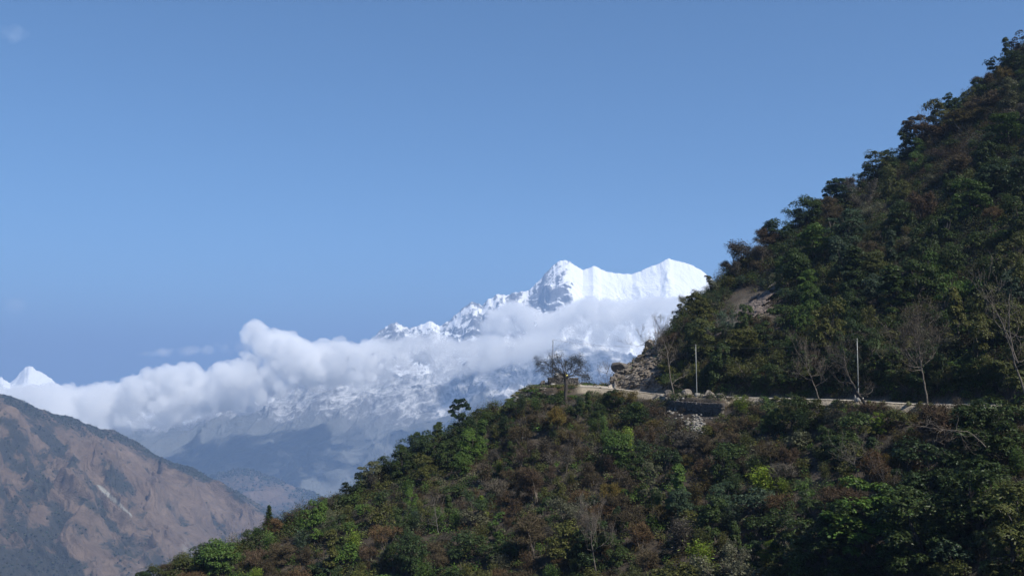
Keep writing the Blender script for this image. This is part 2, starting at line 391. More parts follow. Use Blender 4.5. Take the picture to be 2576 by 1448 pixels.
CR1 = [(60, 1180), (200, 1120), (300, 1085), (400, 1075), (480, 1062), (540, 1032), (600, 1014), (630, 1008), (660, 1003), (700, 990), (760, 978), (860, 962), (1000, 948), (1120, 935),
       (1200, 905), (1290, 880), (1340, 868), (1400, 848), (1450, 852), (1500, 862), (1560, 885), (1640, 905), (1900, 940)]
BT1 = [(60, 1330), (500, 1320), (900, 1330), (1300, 1250), (1900, 1200)]
def a1(u, T, X, D, Z, sl, gx, rn):
    px = 1288 + u * F
    tl = np.interp(px, [200, 480, 640, 800, 1000, 1200, 1330, 1420, 1560, 1900], [.10, .14, .26, .36, .42, .42, .50, .42, .33, .3])
    n = fbm(X / 300, D / 420, 5, 77)
    h = tl - T + 0.10 * n
    sn = sst(-.06, .16, h) * 1.15 - 0.35 * sst(.5, 1.5, sl) + 0.35 * blob(px, T, 1430, .15, 110, .22) + 0.04 - 0.14 * (1 - sst(1100, 1350, px)) - 0.1 * (1 - sst(400, 900, px)) + 0.5 * n * sst(0, .1, h)
    return {'snow': np.where(h < -.03, -4.0, sn * sst(-.08, .04, h)), 'forest': 1 - sst(-.02, .16, h)}
_, G1 = ridge_mass('snow_dusted_ridge', [(x, y, 8300) for x, y in CR1], [(x, y, 6500) for x, y in BT1], 1100, 300, 200, 620, 7, M_DUSTED, a1, jag=28, oct=8, keep=0.2, skew=-0.6, stretch=1.6)

CR3 = [(-500, 1010), (-120, 990), (-25, 960), (-8, 952), (4, 949), (14, 956), (26, 962), (40, 950), (52, 936), (62, 925), (72, 918), (80, 920), (92, 930), (104, 934), (116, 942), (128, 949), (140, 962), (180, 985),
       (330, 975), (420, 962), (500, 990), (700, 1010)]
_, G3 = ridge_mass('distant_snow_peak', [(x, y, 10500) for x, y in CR3], [(x, 1075, 9600) for x in (-500, 700)], 600, 90, 130, 420, 23, M_MASSIF,
           lambda u, T, X, D, Z, sl, gx, rn: {'snow': 1.3 - 0.3 * sst(.9, 2.0, sl), 'forest': T * 0}, jag=16, keep=0.15)

# mid hill and brown hill
def hill_mat(name, grass, grass2, forest, slide, sc):
    m, nt, bs = newmat(name)
    n1 = noise(nt, sc, 8, 0.65); n2 = noise(nt, sc * 5, 8, 0.72, dist=0.6)
    g = ramp(nt, n1, [(0.3, grass), (0.7, grass2)])
    g = mix(nt, 0.55, g, ramp(nt, n2, [(0.3, (0.35, 0.35, 0.35)), (0.7, (1.3, 1.3, 1.3))]), 'MULTIPLY')
    s = math_(nt, 'ADD', attr(nt, 'forest').outputs['Fac'], math_(nt, 'MULTIPLY_ADD', n2, 2.3, -1.15))
    mr = N(nt, 'ShaderNodeMapRange'); mr.interpolation_type = 'SMOOTHSTEP'
    nt.links.new(s, mr.inputs[0]); mr.inputs[1].default_value = 0.32; mr.inputs[2].default_value = 0.85
    c = mix(nt, mr.outputs[0], g, forest)
    c = mix(nt, attr(nt, 'slide').outputs['Fac'], c, slide)
    nt.links.new(c, bs.inputs['Base Color']); bs.inputs['Roughness'].default_value = 0.95
    nt.links.new(bump(nt, n2, 1.0, 22.0), bs.inputs['Normal'])
    return m
M_BROWN = hill_mat('dry_slope', (0.118, 0.078, 0.054), (0.20, 0.142, 0.100), (0.030, 0.030, 0.024), (0.36, 0.36, 0.32), 0.006)
def amid(u, T, X, D, Z, sl, gx, rn):
    n = fbm(X / 260, D / 500, 5, 91)
    f = 0.62 + 0.7 * n
    return {'forest': f, 'slide': T * 0}
CRM = [(380, 1245), (450, 1225), (500, 1212), (545, 1193), (590, 1183), (620, 1179), (645, 1183), (680, 1197), (715, 1212), (745, 1226), (790, 1238), (850, 1268), (950, 1330), (1100, 1400)]
_, GM = ridge_mass('middle_hill', [(x, y, 6200) for x, y in CRM], [(x, 1500, 4600) for x in (380, 1100)], 360, 150, 110, 420, 55, M_BROWN, amid, jag=12, keep=.15, skew=-.3)

CRB = [(-700, 850, 2900), (-300, 905, 3000), (-80, 965, 3050), (0, 991, 3100), (30, 998, 3110), (60, 1010, 3130), (100, 1028, 3160), (140, 1040, 3200), (175, 1046, 3230), (210, 1064, 3270),
       (250, 1077, 3300), (285, 1080, 3340), (310, 1092, 3370), (340, 1108, 3400), (370, 1128, 3440), (400, 1148, 3480), (440, 1163, 3530), (490, 1178, 3600), (520, 1196, 3650),
       (560, 1215, 3720), (600, 1238, 3780), (650, 1268, 3860), (720, 1310, 3960), (850, 1400, 4100), (1000, 1500, 4250)]
BTB = [(-700, 1640, 1700), (0, 1640, 1800), (400, 1640, 2100), (1000, 1640, 2900)]
def streaks(px, T): # wooded gullies running down and to the right, as on the real slope
    s = 0
    for (x0, y0, x1, y1, wd, st) in [(0, 1045, 60, 1110, 16, 1.1), (100, 1075, 175, 1160, 14, 1.0), (180, 1150, 235, 1230, 16, .9), (250, 1140, 330, 1240, 16, 1.0), (0, 1110, 50, 1180, 12, .9), (60, 1170, 120, 1225, 16, .9),
                                     (190, 1240, 290, 1330, 18, 1.0), (270, 1190, 350, 1290, 16, 1.0), (330, 1290, 400, 1400, 16, .8), (440, 1150, 520, 1200, 16, .8), (420, 1270, 470, 1330, 10, .7), (150, 1290, 200, 1345, 24, 1.0), (100, 1335, 200, 1440, 18, .8),
                                     (240, 1330, 320, 1400, 20, .8), (400, 1100, 470, 1160, 10, .9), (0, 1230, 60, 1300, 14, .7), (0, 1400, 130, 1440, 40, .8), (520, 1280, 560, 1340, 14, .6), (330, 1350, 420, 1420, 20, .7), (20, 1300, 80, 1350, 12, .7)]:
        dx, dy = x1 - x0, y1 - y0; L2 = dx * dx + dy * dy
        k = np.clip(((px - x0) * dx + (T - y0) * dy) / L2, 0, 1)
        d = np.hypot(px - x0 - k * dx, T - y0 - k * dy)
        s = np.maximum(s, st * np.exp(-(d / wd) ** 2))
    return s
def abrown(u, T, X, D, Z, sl, gx, rn):
    px, py = project(X, D, Z)
    n = fbm(X / 90, D / 160, 6, 31, .62)
    top = np.interp(px, [r_[0] for r_ in CRB], [r_[1] for r_ in CRB])
    edge = 1 - sst(6, 34, py - top + 14 * fbm(X / 90, D * 0, 3, 5))
    f = 0.04 + 1.05 * n + 0.62 * streaks(px + 16 * fbm(X / 60, D / 60, 3, 2), py + 16 * fbm(X / 60, D / 60, 3, 8)) + 0.75 * edge + 0.5 * (1 - sst(.32, .5, rn)) + 0.25 * sst(1330, 1430, py)
    k = np.clip((px - 246) / 85, 0, 1); yc = 1217 + k * 76
    wd = np.interp(k, [0, .12, .5, 1], [2, 8, 7, 2])
    sd = (px > 244) & (px < 333)
    sl_ = np.where(sd, 1 - sst(0.6, 1.15, np.abs(py - yc - 2) / wd), 0)
    sl2 = 0.5 * blob(px - (py - 1400) * .45, py, 480, 1405, 14, 40)
    return {'forest': f, 'slide': np.clip(sl_ + sl2 * (n > -.1), 0, .85)}
_, GB = ridge_mass('brown_hill', CRB, BTB, 900, 420, 205, 330, 63, M_BROWN, abrown, jag=6, keep=0.03, skew=0.55, stretch=2.6, back=.2)

# far-off woods on the brown hill: one mass nobody could count
rng = np.random.default_rng(5)
def far_wood(name, G, n, hmin, hmax, edgeboost, fmin, seed):
    u, t, X, D, Z, at = G; rng = np.random.default_rng(seed)
    fo = at['forest'] * (at['slide'] < .1); px, py = project(X, D, Z)
    ok = (fo > fmin) & (t[None] >= 0) & (px > -60) & (py < 1470) & (px < 1000)
    i, j = np.nonzero(ok); wts = (fo[ok] - fmin + .1) * (1 + edgeboost * (t[j] < .06)) * 1.0; wts /= wts.sum()
    s = rng.choice(len(i), n, p=wts); i, j = i[s], j[s]
    base = np.stack([X[i, j], D[i, j], Z[i, j]], 1) + np.stack([rng.uniform(-4, 4, n), rng.uniform(-4, 4, n), np.zeros(n)], 1)
    h = rng.uniform(hmin, hmax, n); r = h * rng.uniform(.4, .75, n)
    th = np.arange(6) / 6 * 2 * math.pi; lev = [(.0, .35), (.35, 1.0), (.75, .7), (1.0, .0)]
    V = []
    for (zf, rf) in lev:
        jr = rng.uniform(.7, 1.3, (n, 6)) * rf
        V.append(np.stack([base[:, 0:1] + r[:, None] * jr * np.cos(th), base[:, 1:2] + r[:, None] * jr * np.sin(th), base[:, 2:3] - 1 + h[:, None] * (zf + rng.uniform(-.06, .06, (n, 6)))], -1))
    V = np.stack(V, 1)                                  # n,4,6,3
    o = np.arange(n)[:, None, None] * 24; l = np.arange(3)[None, :, None] * 6; k = np.arange(6)[None, None]; k2 = (k + 1) % 6
    Q = np.stack([o + l + k, o + l + k2, o + l + 6 + k2, o + l + 6 + k], -1).reshape(-1, 4)
    base_c = np.array([[.030, .036, .026]]) * rng.uniform(.6, 1.6, (n, 1)) + rng.normal(0, .004, (n, 3))
    c = np.repeat(np.c_[base_c.clip(0.008), np.ones(n)], 24, 0)
    me = mkmesh(name, V, Q, None, [M_MASSLEAF], cols={'tint': c}); return mkobj(name, me)
tag(far_wood('hill_woods', GB, 4200, 3, 5, 4, .42, 1), 'dark scattered woods along the crest and gullies of the brown hill', 'woods', kind='stuff')
tag(far_wood('mid_hill_woods', GM, 3000, 7, 14, 4, .45, 2), 'hazy woods covering the small rounded hill in the valley', 'woods', kind='stuff')

# valley floor and the ground around the camera
m = plain_noise('valley', (0.05, 0.05, 0.035), (0.10, 0.09, 0.06), 0.002)
B = 60000.0
tag(mkobj('ground', mkmesh('ground', [(-B, -B, -1700), (B, -B, -1700), (B, B, -1700), (-B, B, -1700)], [(0, 1, 2, 3)], None, [m])), kind='structure')
th = np.linspace(0, 2 * math.pi, 73)[:-1]; rr = np.array([0, 1.6, 3.0, 5, 9, 16, 30, 60, 120, 260]); zz = np.array([-1.75, -1.75, -1.8, -2.6, -5.5, -13, -30, -62, -120, -250])
V = np.stack([rr[:, None] * np.cos(th), rr[:, None] * np.sin(th), np.broadcast_to(zz[:, None], (10, 72))], -1)
back = np.sin(th)[None] < -0.2
V[..., 2] = np.where(back, np.maximum(V[..., 2], -1.9 - 0.02 * rr[:, None]), V[..., 2] - 0.0)
V[..., 2] += np.where(rr[:, None] > 2, .2, 0) * fbm(V[..., 0] / 4, V[..., 1] / 4, 3, 2)
k = np.arange(9)[:, None] * 72; j = np.arange(72)[None]; j2 = (j + 1) % 72
Q = np.stack([k + j, k + j2, k + 72 + j2, k + 72 + j], -1).reshape(-1, 4)
V[6:, :, 2] = np.where((th[None] > 0.05) & (th[None] < math.pi - .05), np.minimum(V[6:, :, 2], -0.62 * rr[6:, None] - 8), V[6:, :, 2])
tag(mkobj('terrain', mkmesh('terrain', V, Q, None, [M_ROCK], smooth=True)), kind='structure')
# ------------------------------------------------------------------ clouds: closed puffy hulls filled with an even scattering volume
def ico(sub):
    import bmesh
    bm = bmesh.new(); bmesh.ops.create_icosphere(bm, subdivisions=sub, radius=1.0)
    V = np.array([v.co[:] for v in bm.verts]); T = np.array([[v.index for v in f.verts] for f in bm.faces]); bm.free(); return V, T
ICO2 = ico(2); ICO3 = ico(3); ICO4 = ico(4)
def cloud(name, blobs, voxel, mat, seed, amp=1.0):
    rng = np.random.default_rng(seed); mb = MB()
    for (c, r) in blobs:
        mb.add(c + ICO2[0] * r, None, ICO2[1])
    me = mb.mesh(name + '_hull', [])
    tmp = bpy.data.objects.new(name + '_tmp', me); COL.objects.link(tmp)
    md = tmp.modifiers.new('r', 'REMESH'); md.mode = 'VOXEL'; md.voxel_size = voxel
    dg = bpy.context.evaluated_depsgraph_get(); ev = tmp.evaluated_get(dg).to_mesh()
    n = len(ev.vertices); V = np.zeros(n * 3); ev.vertices.foreach_get('co', V); V = V.reshape(-1, 3)
    Nn = np.zeros(n * 3); ev.vertices.foreach_get('normal', Nn); Nn = Nn.reshape(-1, 3)
    L = len(ev.loops); li = np.zeros(L, np.int32); ev.loops.foreach_get('vertex_index', li); Q = li.reshape(-1, 4)
    tmp.to_mesh_clear(); COL.objects.unlink(tmp); bpy.data.objects.remove(tmp)
    d = 0
    for (wl, a) in ((300, 60), (130, 44), (60, 26), (30, 14)):
        bil = np.abs(perlin(V[:, 0] / wl + V[:, 1] / wl * .7, V[:, 2] / wl - V[:, 1] / wl * .4, seed)) + np.abs(perlin(V[:, 1] / wl + 7, V[:, 0] / wl * .6 + V[:, 2] / wl * .9, seed + 5))
        d = d + a * (bil * 1.45 - 0.72)
    V = V + Nn * np.clip(d * amp, -17, 60)[:, None]
    return mkobj(name, mkmesh(name, V, Q, None, [mat], smooth=True))
def cloud_mat(name, dens, col=(1.0, 1.0, 1.0), aniso=0.0):
    m = bpy.data.materials.new(name); m.use_nodes = True; nt = m.node_tree
    nt.nodes.remove(nt.nodes['Principled BSDF'])
    v = N(nt, 'ShaderNodeVolumePrincipled'); v.inputs['Color'].default_value = (*col, 1)
    v.inputs['Density'].default_value = dens; v.inputs['Anisotropy'].default_value = aniso
    nt.links.new(v.outputs[0], nt.nodes['Material Output'].inputs['Volume']); return m
U14 = 11000 / F
def band(top, bot, D0, D1, n, rmin, rmax, seed):
    """puffs filling the stretch of air between a bottom and a top outline, at many depths"""
    rng = np.random.default_rng(seed); out = []
    tx = [p[0] for p in top]; ty = [p[1] for p in top]; bx = [p[0] for p in bot]; by = [p[1] for p in bot]
    while len(out) < n:
        X = rng.uniform(max(tx[0], bx[0]), min(tx[-1], bx[-1])); t = np.interp(X, tx, ty); b = np.interp(X, bx, by)
        if b - t < 4: continue
        r = min(rmin + (rmax - rmin) * rng.random() ** 2.2, (b - t) / 2 + 3)
        Y = rng.uniform(t + r, max(b - r, t + r + .1)); D = rng.uniform(D0, D1)
        # puffs near the top edge sit tight against it
        if rng.random() < .5: Y = t + r * rng.uniform(.85, 1.15)
        for _ in range(8):                          # stay inside the outline
            if r > 4 and (np.interp(X + r * .9, tx, ty) > Y + .2 * r or np.interp(X - r * .9, tx, ty) > Y + .2 * r): r *= .75; Y = max(Y, t + r)
        out.append((P(X, Y, D), r * D / F))
    return out
TOP_L = [(-200, 998), (0, 986), (60, 984), (140, 980), (240, 974), (300, 966), (340, 954), (370, 944), (400, 928), (430, 923), (455, 926), (475, 922), (490, 932), (500, 950), (520, 948), (560, 925), (590, 922), (600, 910), (606, 870), (612, 838), (625, 820),
         (640, 811), (655, 817), (664, 842), (680, 845), (710, 842), (735, 852), (745, 868), (770, 866), (790, 872), (830, 864), (860, 862), (885, 866), (905, 878), (925, 868), (945, 856), (980, 850), (1040, 842), (1100, 842), (1150, 848), (1210, 850), (1260, 850), (1300, 848), (1345, 842), (1400, 840)]
BOT_L = [(-200, 1075), (0, 1075), (150, 1095), (250, 1112), (330, 1106), (400, 1092), (480, 1068), (540, 1044), (600, 1030), (660, 1014), (700, 1002), (760, 988), (860, 974), (1000, 964), (1120, 956), (1200, 945), (1290, 928), (1345, 895), (1400, 850)]
M_CL = cloud_mat('cloud_vapour', 0.0135)
M_CLT = cloud_mat('soft_cloud_vapour', 0.0045)
cut = lambda T_, a, b: [(a, float(np.interp(a, [t[0] for t in T_], [t[1] for t in T_])))] + [t for t in T_ if a < t[0] < b] + [(b, float(np.interp(b, [t[0] for t in T_], [t[1] for t in T_])))]
b1 = band(cut(TOP_L, -200, 950), cut(BOT_L, -200, 950), 6300, 7300, 950, 9, 34, 3)
b1b = band(cut(TOP_L, 900, 1400), cut(BOT_L, 900, 1400), 6500, 7300, 420, 10, 27, 31)
tag(cloud('cumulus_cloud', b1b, 16, M_CLT, 44, .8), 'thinner half of the cloud bank drifting across the snowy ridge', 'cloud', kind='stuff')
tag(cloud('cumulus_cloud', b1, 15, M_CL, 4, .8), 'long bank of white cumulus lying across the snow dusted ridge', 'cloud', kind='stuff')
M_CLS = cloud_mat('cloud_fringe', 0.0026)
shift = lambda T_, d: [(x, y + d) for x, y in T_]
tag(cloud('cumulus_cloud', band(shift(TOP_L, 22), shift(BOT_L, 2), 6100, 7200, 330, 12, 30, 33), 22, M_CLS, 34, .9), 'thin ragged vapour fringing the long cumulus bank', 'cloud', kind='stuff')
TOP_R = [(1190, 868), (1215, 800), (1250, 772), (1275, 762), (1310, 762), (1340, 780), (1365, 790), (1400, 778), (1440, 760), (1480, 748), (1530, 750), (1570, 760), (1610, 752), (1660, 742), (1710, 752), (1800, 760), (1900, 780)]
BOT_R = [(1190, 884), (1250, 890), (1310, 884), (1345, 872), (1380, 860), (1440, 864), (1500, 876), (1560, 890), (1620, 900), (1900, 900)]
M_CL2 = cloud_mat('thin_cloud_vapour', 0.008)
b2 = band(TOP_R, BOT_R, 7400, 8100, 420, 11, 30, 9)
tag(cloud('cumulus_cloud', b2, 18, M_CL2, 14, .5), 'pale veil of cloud hanging below the white summits', 'cloud', kind='stuff')
M_CL3 = cloud_mat('faint_cloud_vapour', 0.0014)
b3 = band([(340, 884), (400, 874), (500, 866), (600, 850), (640, 850)], [(340, 892), (400, 893), (500, 896), (600, 890), (640, 880)], 6400, 6800, 90, 5, 16, 19)
tag(cloud('wispy_cloud', b3, 18, M_CL3, 24, .2), 'thin wisp of cloud trailing left from the cumulus tower', 'cloud', kind='stuff')
for (cx, cy, rx, ry, lab) in ((40, 88, 30, 22, 'faint lone wisp of cloud high in the upper left sky'), (38, 768, 32, 24, 'faint lone wisp of cloud just over the small distant peak')):
    rng2 = np.random.default_rng(cx + cy); bl = [(P(cx + rng2.normal(0, rx * .5), cy + rng2.normal(0, ry * .4), 9800 + rng2.normal(0, 100)), rng2.uniform(25, 62)) for _ in range(22)]
    tag(cloud('wispy_cloud', bl, 40, cloud_mat('wisp_vapour', 0.0004), cx, .3), lab, 'cloud', kind='stuff')

# ------------------------------------------------------------------ haze
hz = bpy.data.materials.new('haze_air'); hz.use_nodes = True; nt = hz.node_tree; nt.nodes.remove(nt.nodes['Principled BSDF'])
v = N(nt, 'ShaderNodeVolumePrincipled'); v.inputs['Color'].default_value = (0.275, 0.42, 0.67, 1); v.inputs['Density'].default_value = 1.12e-4
v.inputs['Anisotropy'].default_value = 0.0
nt.links.new(v.outputs[0], nt.nodes['Material Output'].inputs['Volume'])
H = 60001.0; z0, z1 = -1701.0, 1480.0
Vb = [(x, y, z) for x in (-H, H) for y in (-H, H) for z in (z0, z1)]
me = mkmesh('haze', Vb, [(0, 1, 3, 2), (4, 6, 7, 5), (0, 4, 5, 1), (2, 3, 7, 6), (0, 2, 6, 4), (1, 5, 7, 3)], None, [hz])
tag(mkobj('haze', me), 'blue mountain air between the near slope and the far range', 'haze', kind='stuff')
# ------------------------------------------------------------------ plant builders (each at its real size, base at the origin)
def lobe_leaves(mb, c, r, n, L, W, rng, flat=.8, m=0, clump=5, inner=.7):
    """leaf rosettes scattered on a lumpy lobe"""
    k = max(1, n // clump)
    d = nrm(rng.normal(0, 1, (k, 3))); d[:, 2] = np.where(d[:, 2] < -.35, -d[:, 2], d[:, 2])
    rr = r * rng.uniform(inner, 1.05, (k, 1)) * (1 + .22 * np.sin(d[:, :1] * 5 + c[0] * 3) * np.cos(d[:, 2:3] * 4 + c[1]))
    C = c + d * rr * np.array([1, 1, flat])
    C = np.repeat(C, clump, 0); D = np.repeat(d, clump, 0)
    out = nrm(rng.normal(0, 1, C.shape) * .9 + D * .8 + np.array([0, 0, .25]))
    Nn = nrm(np.array([0, 0, .9]) + D * .7 + rng.normal(0, .45, C.shape))
    leaves(mb, C + out * L * .45, Nn, L, W, rng, m, axis=out)
def lobe_slivers(mb, c, r, n, L, W, rng, up=.4, m=0):
    d = nrm(rng.normal(0, 1, (n, 3))); d[:, 2] = np.abs(d[:, 2]) * .9 - .2
    C = c + d * r * rng.uniform(.25, 1.0, (n, 1))
    ax = nrm(d + rng.normal(0, .55, d.shape) + np.array([0, 0, up]))
    leaves(mb, C, rng.normal(0, 1, C.shape), L, W, rng, m, axis=ax)
def limb(mb, p0, p1, r0, r1, rng, sag=.12, n=6, m=0, sides=5):
    p0, p1 = np.array(p0, float), np.array(p1, float); t = np.linspace(0, 1, n)[:, None]
    L = np.linalg.norm(p1 - p0)
    w_ = rng.normal(0, sag * L * .5, (n, 3)) * np.sin(t * math.pi) + np.array([0, 0, sag * L]) * np.sin(t * math.pi)
    pts = p0 + (p1 - p0) * t + w_; mb.tube(pts, r0 + (r1 - r0) * t[:, 0], sides, m); return pts
def grow(mb, p, d, L, r, lev, rng, tips, gnarl=.25, kids=(2, 4), up=.15, shrink=.62, m=0, minr=.012):
    n = 5; pts = [np.array(p, float)]; d = nrm(np.array(d, float))
    for i in range(n):
        d = nrm(d + rng.normal(0, gnarl, 3) + np.array([0, 0, up]) * .3); pts.append(pts[-1] + d * L / n)
    rad = np.linspace(r, max(r * .55, minr), n + 1); mb.tube(pts, rad, 5 if lev > 1 else 3, m)
    if lev == 0: tips.append((pts[-1], d)); tips.append((pts[-3], d)); return
    for k in range(rng.integers(kids[0], kids[1] + 1)):
        f = rng.integers(2, n + 1); dd = nrm(d + rng.normal(0, .75, 3) + np.array([0, 0, up]))
        grow(mb, pts[f], dd, L * shrink * rng.uniform(.8, 1.2), rad[f] * .7, lev - 1, rng, tips, gnarl, kids, up, shrink, m, minr)
    grow(mb, pts[-1], d, L * shrink * 1.1, rad[-1], lev - 1, rng, tips, gnarl, kids, up, shrink, m, minr)

def t_broad(seed, H=6.0, R=2.7, nlobe=34, nleaf=15000, L=.24, W=.105, shape='round', leafy=M_LEAF):
    """evergreen broadleaf tree: crooked trunk, limbs to lobes, leaf rosettes"""
    rng = np.random.default_rng(seed); tr = MB(); cr = MB()
    lean = rng.normal(0, .25, 2); fork = np.array([lean[0], lean[1], H * .3])
    limb(tr, (0, 0, -.6), fork, .19, .13, rng, .02)
    lobes = []
    while len(lobes) < nlobe:
        a = rng.uniform(0, 2 * math.pi); z = rng.uniform(.12, .93); 
        if shape == 'round': w_ = math.sqrt(max(0, 1 - ((z - .46) / .54) ** 2))
        elif shape == 'cone': w_ = 1.05 - z
        elif shape == 'tier': w_ = .5 + .5 * math.sin(z * 9 + seed) ** 2; 
        else: w_ = .55 + .45 * z
        q = R * w_ * math.sqrt(rng.random()) ; lobes.append(np.array([lean[0] + q * math.cos(a) * .85, lean[1] + q * math.sin(a) * .85, H * z]))
    for i, c in enumerate(lobes):
        r = (.38 + .75 * rng.random() ** 1.6) * R / 2.6
        if i < 9: limb(tr, fork + rng.normal(0, .1, 3), c, .08, .02, rng, .08, 5, 0, 4)
        lobe_leaves(cr, c, r, nleaf // nlobe, L, W, rng, flat=.5 if shape == 'tier' else .72)
    return tr.mesh('trunk', [M_DARKBARK], True), cr.mesh('crown', [leafy])
def t_twig(seed, H=5.0, R=2.5, nlobe=12, n=4200, L=.55, W=.035, leaf=0):
    """leafless brown tree: real branches and a haze of fine twigs"""
    rng = np.random.default_rng(seed); tr = MB(); cr = MB(); tips = []
    for k in range(3):
        grow(tr, (rng.normal(0, .1), rng.normal(0, .1), -.4), (rng.normal(0, .35), rng.normal(0, .35), 1), H * .38, .085, 2, rng, tips, .16, (2, 3), .3)
    tips = tips[:]; rng.shuffle(tips)
    per = n // len(tips)
    for (p, d) in tips:
        c = np.array([p[0] * R / 2.2, p[1] * R / 2.2, min(p[2], H)])
        lobe_slivers(cr, c, .75, per, L, W, rng)
        if leaf: lobe_leaves(cr, c, .7, leaf, .2, .1, rng)
    return tr.mesh('trunk', [M_BARK], True), cr.mesh('crown', [M_TWIGS if not leaf else M_LEAF])
def t_conifer(seed, H=6.5, R=1.7, n=5200):
    rng = np.random.default_rng(seed); tr = MB(); cr = MB()
    tr.tube([(0, 0, -.5), (0.05, 0, H * .4), (0, .05, H * .97)], [.13, .08, .015], 5)
    for k in range(22):
        z = H * (.12 + .86 * k / 21); r = R * (1 - (k / 21) ** 1.1 * .93) * rng.uniform(.8, 1.15)
        for b in range(7):
            a = rng.uniform(0, 2 * math.pi); c, s = math.cos(a), math.sin(a)
            m_ = n // 154; f = rng.uniform(.1, 1, m_) ** .7
            C = np.stack([c * r * f, s * r * f, z - .35 * r * f + rng.normal(0, .05, m_)], 1) + rng.normal(0, .09, (m_, 3))
            leaves(cr, C, np.array([0, 0, 1.]) + rng.normal(0, .5, C.shape), .3, .10, rng, 0, np.array([[c, s, -.3]]) + rng.normal(0, .4, C.shape))
    return tr.mesh('trunk', [M_DARKBARK], True), cr.mesh('crown', [M_LEAF])
def t_bare(seed, H=7.0, lev=4, lean=(0, 0), bark=M_BARK, up=.35, n=600):
    rng = np.random.default_rng(seed); tr = MB(); cr = MB(); tips = []
    grow(tr, (0, 0, -.6), (lean[0], lean[1], 1), H * .42, .11, lev, rng, tips, .13, (1, 3), up, .66)
    T = np.array([t[0] for t in tips]); Dn = np.array([t[1] for t in tips])
    k = max(1, n // len(T)); C = np.repeat(T, k, 0) + rng.normal(0, .16, (len(T) * k, 3)); ax = np.repeat(Dn, k, 0) + rng.normal(0, .7, C.shape)
    leaves(cr, C, rng.normal(0, 1, C.shape), .4, .022, rng, 0, ax)
    return tr.mesh('trunk', [bark], True), cr.mesh('crown', [M_TWIGS])
def s_leafy(seed, H=2.4, R=1.5, n=2200, L=.2, W=.09):
    rng = np.random.default_rng(seed); mb = MB(); 
    for k in range(9):
        a = rng.uniform(0, 2 * math.pi); q = R * math.sqrt(rng.random()) * .75
        c = np.array([q * math.cos(a), q * math.sin(a), H * rng.uniform(.3, .75)]); 
        limb(mb, (c[0] * .2, c[1] * .2, -.3), c, .04, .012, rng, .05, 4, 1, 3); lobe_leaves(mb, c, rng.uniform(.45, .8) * R / 1.5, n // 9, L, W, rng, .8)
    return mb.mesh('shrub', [M_LEAF, M_DARKBARK])
def s_twig(seed, H=2.2, R=1.5, n=2000, L=.5, W=.03):
    rng = np.random.default_rng(seed); mb = MB()
    for k in range(12):
        a = rng.uniform(0, 2 * math.pi); q = R * math.sqrt(rng.random()) * .8
        c = np.array([q * math.cos(a), q * math.sin(a), H * rng.uniform(.35, .75)]); 
        limb(mb, (c[0] * .15, c[1] * .15, -.3), c, .035, .01, rng, .02, 4, 1, 3); lobe_slivers(mb, c, .65, n // 12, L, W, rng, .6)
    return mb.mesh('shrub', [M_TWIGS, M_BARK])
def s_plume(seed, H=2.6, R=1.3, n=1900):
    """bamboo-like arching shrub"""
    rng = np.random.default_rng(seed); mb = MB()
    for k in range(16):
        a = rng.uniform(0, 2 * math.pi); top = np.array([R * .8 * math.cos(a) * rng.random(), R * .8 * math.sin(a) * rng.random(), H * rng.uniform(.7, 1)])
        pts = limb(mb, (top[0] * .2, top[1] * .2, -.3), top, .025, .008, rng, .05, 6, 1, 3)
        f = rng.uniform(1.5, 5, n // 16); i = f.astype(int).clip(0, 4); C = pts[i] + (pts[i + 1 - (i == 5)] - pts[i]) * (f - i)[:, None] + rng.normal(0, .24, (n // 16, 3))
        leaves(mb, C, rng.normal(0, .6, C.shape) + np.array([0, 0, 1]), .26, .05, rng, 0, rng.normal(0, 1, C.shape) + np.array([0, 0, -.2]))
    return mb.mesh('shrub', [M_LEAF, M_DARKBARK])

KIND = {  # name: list of (trunk mesh, crown mesh), native height, native half-width
    'round': ([t_broad(101), t_broad(102, H=5.6, R=2.9, nlobe=40), t_broad(103, H=6.4, R=2.5, nlobe=30), t_broad(104, H=5.8, R=2.8, L=.21, W=.085)], 6.3, 2.9),
    'ragged': ([t_broad(111, H=6.0, R=2.9, nlobe=20, nleaf=7600, shape='tier'), t_broad(112, H=6.3, R=2.7, nlobe=18, nleaf=7000, shape='vase')], 6.5, 3.0),
    'cone': ([t_broad(121, H=6.6, R=2.3, nlobe=24, shape='cone'), t_broad(122, H=7.0, R=2.0, nlobe=22, shape='cone')], 6.9, 2.2),
    'conifer': ([t_conifer(131)], 6.5, 1.8),
    'twiggy': ([t_twig(141, n=8000), t_twig(142, R=2.8, n=8500), t_twig(143, H=5.5, n=9000)], 5.6, 2.6),
    'sparse': ([t_twig(151, leaf=24, n=1800), t_twig(152, leaf=30, n=1500, H=5.6)], 5.8, 2.6),
    'bare': ([t_bare(161), t_bare(162, H=6.6)], 8.0, 2.8),
}
SKIND = {'leafy': ([s_leafy(201), s_leafy(202, R=1.7), s_leafy(203, H=2.0)], 2.5, 1.6), 'twiggy': ([s_twig(211), s_twig(212, R=1.8), s_twig(213, H=2.6)], 2.4, 1.7),
         'plume': ([s_plume(221), s_plume(222, H=3.0)], 2.8, 1.4)}
M_ = None
